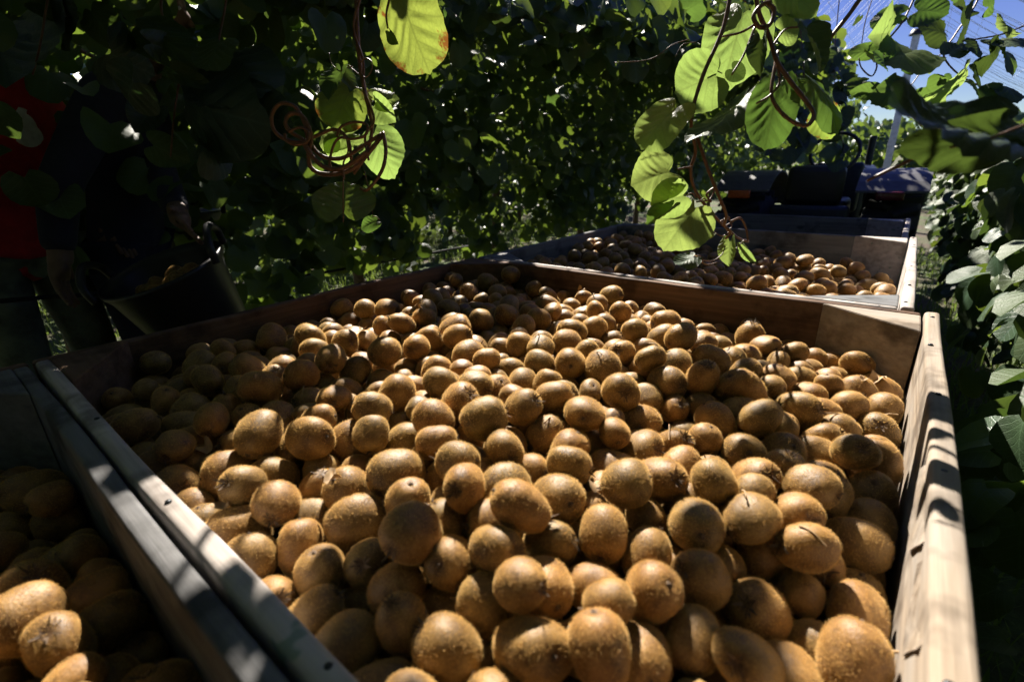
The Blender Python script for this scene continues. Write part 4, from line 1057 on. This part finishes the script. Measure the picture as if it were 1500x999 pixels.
# D: leaf just beside the lens
Dv = empty('hanging_shoot', tuple(px(1560, 160, .36))); tag(Dv, 'big dark leaf with silvery patch on a cane close above the hedge', 'vine shoot')
shoot(Dv, [(1640, 120), (1560, 160), (1500, 184), (1440, 206), (1392, 216)], [.36, .36], .0014, .001)
hero_leaf(Dv, (1530, 168), (1236, 206), .42, .36, .34, 0.25, 0, 'leaf_dark', None, True)
hero_leaf(Dv, (1500, 200), (1384, 214), .42, .38, .4, -0.3, 3, 'leaf_thick')
Dt = shoot(Dv, [(1400, 200), (1330, 236), (1270, 265)], [.46, .5], .0022, .0016)
# thin tendril by the lane
# ------------------------------------------------------------------ tractor
def tractor():
    t = empty('tractor', (-0.55, 4.4, 0)); tag(t, 'dark blue orchard tractor with grey fenders ahead of the bins', 'tractor')
    def box(name, sx, sy, sz, loc, mat, bev=0.02, par=t, rot=(0, 0, 0)):
        bm = bmesh.new(); bmesh.ops.create_cube(bm, size=1)
        for v in bm.verts: v.co.x *= sx; v.co.y *= sy; v.co.z *= sz
        o = bm_obj(name, bm, mat, par, True); o.location = loc; o.rotation_euler = rot
        md = o.modifiers.new('bevel', 'BEVEL'); md.width = bev; md.segments = 3; return o
    for s in (-1, 1):
        w = revolve('rear_wheel', [(0.24, -.13), (0.28, -.15), (0.46, -.16), (0.53, -.13), (0.545, -.05), (0.545, .05), (0.53, .13), (0.46, .16), (0.28, .15), (0.24, .13)], MAT['tyre'], t, 40, (s*0.47, 0, 0.53), (0, math.pi/2, 0))
        revolve('rim', [(0.0, -.02), (0.1, -.03), (0.2, -.08), (0.25, -.13), (0.25, .13), (0.2, .08), (0.1, .03), (0, .02)], MAT['fender'], w, 28)
        for k in range(22):
            a = k*2*math.pi/22
            for q in (-1, 1):
                lug = box('lug', .05, .045, .15, (math.cos(a+q*.06)*.545, math.sin(a+q*.06)*.545, q*.075), MAT['tyre'], .008, w, (q*.5, 0, a))
        # fender: bent sheet over the wheel
        V = []; F = []; n = 10; hw = 0.19
        for i in range(n+1):
            a = math.radians(52+i*9.5); y, z = -math.cos(a)*0.61, math.sin(a)*0.61+0.56
            for dz in (0, 0.014): V += [(-hw, y, z+dz), (hw, y, z+dz)]
        for i in range(n):
            a, b = i*4, i*4+4
            F += [(a, b, b+1, a+1), (a+2, a+3, b+3, b+2), (a, a+2, b+2, b), (a+1, b+1, b+3, a+3)]
        F += [(0, 1, 3, 2), (n*4, n*4+2, n*4+3, n*4+1)]
        me = mesh_np('fender', V, F, False); me.materials.append(MAT['fender']); fo = link(bpy.data.objects.new('fender', me), t); fo.location = (s*0.45, 0, 0.06)
        box('tail_lamp', 0.15, 0.05, 0.055, (s*0.45, -0.42, 1.085), MAT['lens'] if s < 0 else MAT['lens_red'], .01)
        fw = revolve('front_wheel', [(0.14, -.08), (0.26, -.1), (0.33, -.07), (0.34, 0), (0.33, .07), (0.26, .1), (0.14, .08)], MAT['tyre'], t, 28, (s*0.45, 1.75, 0.34), (0, math.pi/2, 0))
        revolve('rim', [(0, -.04), (.14, -.06), (.15, .06), (0, .04)], MAT['fender'], fw, 24)
        board('lift_arm', 0.75, 0.06, 0.03, (s*0.26, -0.55, 0.5), (0, 0.2, math.pi/2), MAT['metal_dark'], t)
    box('gearbox', .34, 1.3, .42, (0, 0.5, .55), MAT['metal_dark'])
    box('bonnet', .5, 1.15, .5, (0, 1.35, 1.0), MAT['tractor'], .08)
    box('dashboard', .42, .12, .4, (0, .72, 1.08), MAT['metal_dark'], .03)
    box('seat', .42, .4, .12, (0, 0.0, .98), MAT['tub'], .04); box('backrest', .36, .1, .27, (0, -.22, 1.14), MAT['tub'], .045)
    box('rear_panel', .5, .06, .42, (0, -.32, .8), MAT['tractor'], .03)
    sw = tube('steering_wheel', [(0.17*math.cos(a), .55+.08*math.sin(a), 1.36+.15*math.sin(a)) for a in np.linspace(0, 6.283, 15)], .014, None, MAT['tub'], t, 8, 3)
    tube('steering_column', [(0, .7, 1.2), (0, .62, 1.29), (0, .55, 1.36)], .02, None, MAT['metal_dark'], t)
    tube('exhaust', [(.18, 1.5, 1.2), (.18, 1.5, 1.35), (.18, 1.5, 1.5)], .03, None, MAT['metal_dark'], t, 10)
    tube('lever', [(.28, .2, .9), (.3, .22, 1.1), (.3, .18, 1.22)], .009, None, MAT['metal_dark'], t)
    tube('mirror_arm', [(-.5, .2, 1.15), (-.62, .15, 1.1), (-.74, .1, .95)], .012, None, MAT['fender'], t)
tractor()

# ------------------------------------------------------------------ pale post and hail net
pr = px(1311, 190, 9.0)
post = empty('net_post', (pr[0], pr[1], 0)); tag(post, 'pale concrete post holding the hail net beyond the hedge', 'post')
prism('shaft', [(-.055, -.055), (.055, -.055), (.055, .055), (-.055, .055)], -0.1, 3.3, MAT['concrete'], post, (0, 0, 0))
revolve('cap', [(0.0, .1), (.08, .09), (.11, .02), (.115, 0.0), (0, 0)], MAT['metal_dark'], post, 16, (0, 0, 3.3))
def hail_net():
    """two sheets of thread sloping from a ridge wire above the lane"""
    V = []; F = []
    def thread(a, b, w):
        a = np.array(a, float); b = np.array(b, float); d = b-a; d /= np.linalg.norm(d)
        s = np.cross(d, (0.2, 0.5, 0.84)); s /= np.linalg.norm(s); u = np.cross(d, s); k = len(V)
        for p in (a, b):
            for e in (s, -0.5*s+0.87*u, -0.5*s-0.87*u): V.append(p+e*w)
        for i in range(3): F.append((k+i, k+(i+1) % 3, k+3+(i+1) % 3, k+3+i))
    rx, rz = -1.4, 5.6; y0, y1 = 9.5, 24.0
    for sgn, ex in ((-1, -6.0), (1, 4.5)):
        for y in np.arange(y0, y1, 0.5):
            sag = RNG.uniform(.25, .5); dy = RNG.normal(0, .12); pr_ = None
            for t in np.linspace(0, 1, 7):
                q = (rx+(ex-rx)*t, y+dy*t+.08*math.sin(t*6+y), rz+(1.9-rz)*t-sag*4*t*(1-t))
                if pr_: thread(pr_, q, .005)
                pr_ = q
        for t in np.linspace(0, 1, 10): thread((rx+(ex-rx)*t, y0, rz+(1.9-rz)*t), (rx+(ex-rx)*t, y1, rz+(1.9-rz)*t), .004)
    me = mesh_np('hail_net', V, F, False); me.materials.append(MAT['net'])
    tag(link(bpy.data.objects.new('hail_net', me)), 'thin hail net threads stretched across the blue sky', 'net', kind='stuff')
hail_net()

# ------------------------------------------------------------------ people, tubs, pipe
def skin_obj(name, verts, edges, rad, mat, parent, root_i=0, sub=2):
    me = bpy.data.meshes.new(name); me.from_pydata(verts, edges, []); me.materials.append(mat)
    o = link(bpy.data.objects.new(name, me), parent)
    m = o.modifiers.new('skin', 'SKIN'); m.use_smooth_shade = True
    for i, r in enumerate(rad):
        sv = me.skin_vertices[0].data[i]; sv.radius = (r, r) if not hasattr(r, '__len__') else r; sv.use_root = (i == root_i)
    s = o.modifiers.new('sub', 'SUBSURF'); s.levels = sub; s.render_levels = sub
    return o
def person(name_label, loc, facing, shirt, trousers, lean, hands, printed=False, strap=False):
    root = empty('person', loc); root.rotation_euler = (0, 0, facing); root.scale = (1.06, 1.06, 1.06); tag(root, name_label, 'person')
    # local: +y is where the person faces, +x right
    hipz = 0.92; l = lean
    chest = (0, 0.05+l*0.30, hipz+0.40); neck = (0, 0.07+l*0.46, hipz+0.56); head = (0, 0.12+l*0.56, hipz+0.70)
    V = [(0, 0, hipz), (0, 0.03+l*.14, hipz+.2), chest, neck, head]
    E = [(0, 1), (1, 2), (2, 3), (3, 4)]; Rr = [(.14, .10), (.125, .095), (.15, .105), .05, .05]
    sV, sE, sR = [(0, -.01, hipz-.15)]+list(V[1:4]), [(0, 1), (1, 2), (2, 3)], [(.17, .13), (.155, .12), (.18, .13), .065]
    tV, tE, tR = [(0, 0, hipz+.06)], [], [(.15, .115)]
    for s, (hx, hy, hz) in zip((-1, 1), hands):
        b = len(V); sh = (s*.17, chest[1]+.01, chest[2]+.08); wr = (hx, hy, hz); el = ((sh[0]+wr[0])/2+s*.06, (sh[1]+wr[1])/2-.05, (sh[2]+wr[2])/2-.04)
        d = Vector(wr)-Vector(el); d.normalize(); pm = Vector(wr)+d*.05
        V += [sh, el, wr, tuple(pm)]; E += [(2, b), (b, b+1), (b+1, b+2), (b+2, b+3)]; Rr += [.055, .042, .028, (.038, .018)]
        side = d.cross(Vector((0, 1, 0.3))).normalized()
        for f, (o_, ln) in enumerate(((-.03, .065), (-.011, .078), (.009, .074), (.027, .058))):
            k = len(V); p0 = pm+side*o_*0.8+d*.015; p1 = p0+d*ln*.55+Vector((0, .012, -.005)); p2 = p1+d*ln*.3+Vector((0, .018, -.02))
            V += [tuple(p0), tuple(p1), tuple(p2)]; E += [(b+3, k), (k, k+1), (k+1, k+2)]; Rr += [.0095, .0085, .007]
        k = len(V); p0 = Vector(wr)+side*(-.035)*s+d*.02; p1 = p0+d*.035+side*(-.015)*s
        V += [tuple(p0), tuple(p1)]; E += [(b+2, k), (k, k+1)]; Rr += [.011, .0085]
        q = len(sV); sV += [sh, tuple((Vector(sh)+Vector(el))/2), el, tuple(Vector(el)*.06+Vector(wr)*.94)]; sE += [(2, q), (q, q+1), (q+1, q+2), (q+2, q+3)]; sR += [.078, .07, .06, .045]
    for s in (-1, 1):
        b = len(V); hp = (s*.09, 0, hipz-.06); kn = (s*.11, .04, .5); an = (s*.12, -.01, .09); toe = (s*.14, .15, .04)
        V += [hp, kn, an, toe]; E += [(0, b), (b, b+1), (b+1, b+2), (b+2, b+3)]; Rr += [.085, .06, .04, .035]
        q = len(tV); tV += [hp, kn, (s*.12, 0, .28), (s*.12, -.01, .12)]; tE += [(0, q), (q, q+1), (q+1, q+2), (q+2, q+3)]; tR += [.105, .08, .075, .078]
        tube('boot', [(s*.12, -.05, .05), (s*.13, .05, .05), (s*.14, .16, .04), (s*.145, .2, .035)], .05, .035, MAT['boot'], root, 10)
    skin_obj('body', V, E, Rr, MAT['skin'], root)
    so_ = skin_obj('shirt', sV, sE, sR, shirt, root); skin_obj('trousers', tV, tE, tR, trousers, root)
    # head with face and hair
    bm = bmesh.new(); bmesh.ops.create_uvsphere(bm, u_segments=24, v_segments=18, radius=1)
    for v in bm.verts:
        x, y, z = v.co
        v.co = Vector((x*.075*(1-.12*max(0, -z)), y*.095+(.012 if (y > .7 and abs(x) < .3 and -.25 < z < .05) else 0), z*.118+(.0 if z > -.5 else .01)))
        if y > .8 and abs(abs(x)-.33) < .15 and .02 < z < .3: v.co.y -= .008
    hd = bm_obj('head', bm, MAT['skin'], root, True); hd.location = (head[0], head[1]+.01, head[2]+.07); hd.rotation_euler = (-lean*.5, 0, 0)
    bm = bmesh.new(); bmesh.ops.create_cone(bm, segments=8, radius1=.018, radius2=.006, depth=.04, cap_ends=True)
    ns = bm_obj('nose', bm, MAT['skin'], hd, True); ns.location = (0, .098, -.012); ns.rotation_euler = (.25, 0, 0)
    for s in (-1, 1):
        bm = bmesh.new(); bmesh.ops.create_uvsphere(bm, u_segments=10, v_segments=8, radius=.011); ey = bm_obj('eye', bm, MAT['print'], hd, True); ey.location = (s*.029, .077, .014)
        bm = bmesh.new(); bmesh.ops.create_uvsphere(bm, u_segments=10, v_segments=8, radius=1); er = bm_obj('ear', bm, MAT['skin'], hd, True); er.scale = (.01, .02, .032); er.location = (s*.077, -.005, 0)
    bm = bmesh.new(); bmesh.ops.create_uvsphere(bm, u_segments=10, v_segments=8, radius=1); mo = bm_obj('mouth', bm, MAT['red'], hd, True); mo.scale = (.024, .006, .006); mo.location = (0, .084, -.055)
    bm = bmesh.new(); bmesh.ops.create_uvsphere(bm, u_segments=24, v_segments=16, radius=1)
    bmesh.ops.delete(bm, geom=[v for v in bm.verts if v.co.z < -.45 or (v.co.y > .35 and v.co.z < .45)], context='VERTS')
    for v in bm.verts: v.co = Vector((v.co.x*.085, v.co.y*.106-.004, v.co.z*.128))*(1+random.uniform(-.015, .015))
    bm_obj('hair', bm, MAT['hair'], hd, True)
    return root, so_
# tub held at its loop handles by the navy picker
tp = px(288, 425, 1.75)
TUBM = Matrix.Translation(Vector((tp[0], tp[1], tp[2]-.15))) @ Matrix.Rotation(math.radians(13), 4, Vector(VIEW)) @ Matrix.Rotation(math.radians(16), 4, Vector(CR[:, 0])) @ Matrix.Rotation(math.radians(52), 4, 'Z')
pn = px(150, 262, 1.95)
NF = math.radians(-38); NL = Vector((pn[0], pn[1], 0.13))
def nav_local(p): return tuple((Matrix.Rotation(-NF, 3, 'Z') @ (p-NL))/1.06)
h1 = TUBM @ Vector((-.19*1.05, 0, .30)); h2 = TUBM @ Vector((.19*1.05, 0, .32))
l1, l2 = nav_local(h1), nav_local(h2)
if l1[0] > l2[0]: l1, l2 = l2, l1
def short(h): # wrist a little before the handle
    return (h[0]*.9, h[1]-.10, h[2]+.06)
nav, _ = person('person in dark navy work clothes bending over a black tub', tuple(NL), NF, MAT['navy'], MAT['navy'], 0.35, (short(l1), short(l2)))
# pale rag hanging at the belt
bm = bmesh.new(); pts = []
for i in range(7):
    for j in range(3): pts.append(bm.verts.new((.03*(j-1)*(1+.25*math.sin(i)), .012*math.sin(i*1.7+j), -i*.028)))
for i in range(6):
    for j in range(2): bm.faces.new((pts[i*3+j], pts[i*3+j+1], pts[i*3+j+4], pts[i*3+j+3]))
rg = bm_obj('belt_cloth', bm, MAT['strap'], nav, True); rg.location = (-.20, .05, 1.12)
md = rg.modifiers.new('solid', 'SOLIDIFY'); md.thickness = .004
prd = px(-14, 262, 1.75)
redp, rsh = person('person in red shirt with pale chest print and olive trousers', (prd[0], prd[1], 0.13), math.radians(-75), MAT['red'], MAT['olive'], 0.1, ((-.22, .2, .98), (.24, .26, 1.02)))
# chest print: pale oval badge with three short dark bars, on the side turned to the bins
def badge():
    V = []; F = []; n = 20; m = 5
    for k in range(m+1):
        for j in range(n):
            a = 2*math.pi*j/n; r = k/m; u = r*math.cos(a)*.05; w = r*math.sin(a)*.065
            V.append((u, .142-0.9*u*u*4, w))
    for k in range(m):
        for j in range(n): F.append((k*n+j, k*n+(j+1) % n, (k+1)*n+(j+1) % n, (k+1)*n+j))
    me = mesh_np('badge', V, F); me.materials.append(MAT['print']); o = link(bpy.data.objects.new('badge', me), redp)
    o.location = (-0.07, 0.03, 1.30); md = o.modifiers.new('wrap', 'SHRINKWRAP'); md.target = rsh; md.offset = .003
    return o
badge()
def tub(loc, rot, r, h, label, handle=True, fruit=True):
    t = empty('rubber_tub', loc); t.rotation_euler = rot; tag(t, label, 'tub')
    revolve('shell', [(0.0, .012), (r*.72, .012), (r*.76, .0), (r*.8, 0.02), (r*.97, h-.03), (r*1.04, h-.005), (r*1.05, h+.006), (r*1.0, h+.008), (r*.96, h-.02), (r*.77, .03), (0, .025)], MAT['tub'], t, 40)
    for s in (-1, 1):
        tube('handle', [(s*r*1.0, -.10, h-.01), (s*r*1.04, -.085, h+.05), (s*r*1.05, 0, h+.085), (s*r*1.04, .085, h+.05), (s*r*1.0, .10, h-.01)], .013, None, MAT['tub'], t, 8)
    return t
tb = tub((0, 0, 0), (0, 0, 0), 0.19, 0.26, 'black rubber tub with loop handles held beside the brimful bin'); tb.matrix_world = TUBM
for k in range(22):
    a = random.uniform(0, 6.28); q = .12*math.sqrt(random.random())
    o = link(bpy.data.objects.new('kiwi', KM[k % 5])); tag(o, 'fuzzy brown kiwi lying in the black rubber tub', 'kiwi', 'kiwis in the black tub')
    o.matrix_world = TUBM @ Matrix.Translation((q*math.cos(a), q*math.sin(a), .19+.02*random.random())) @ Euler((random.uniform(0, 3), random.uniform(0, 3), 0)).to_matrix().to_4x4()
tp2 = px(262, 312, 2.6)
tub((tp2[0], tp2[1], tp2[2]-.30), (0, 0, .4), .2, .3, 'second black rubber tub held behind the navy picker')
# irrigation pipe along the left row
pp = [tuple(px(-120, 452, 1.5)), tuple(px(60, 436, 1.75)), tuple(px(150, 430, 1.9)), tuple(px(420, 408, 2.9)), tuple(px(690, 360, 4.4))]
tag(tube('irrigation_pipe', pp, .009, None, MAT['hose'], None, 8), 'thin black irrigation pipe strung along the vine row', 'pipe')
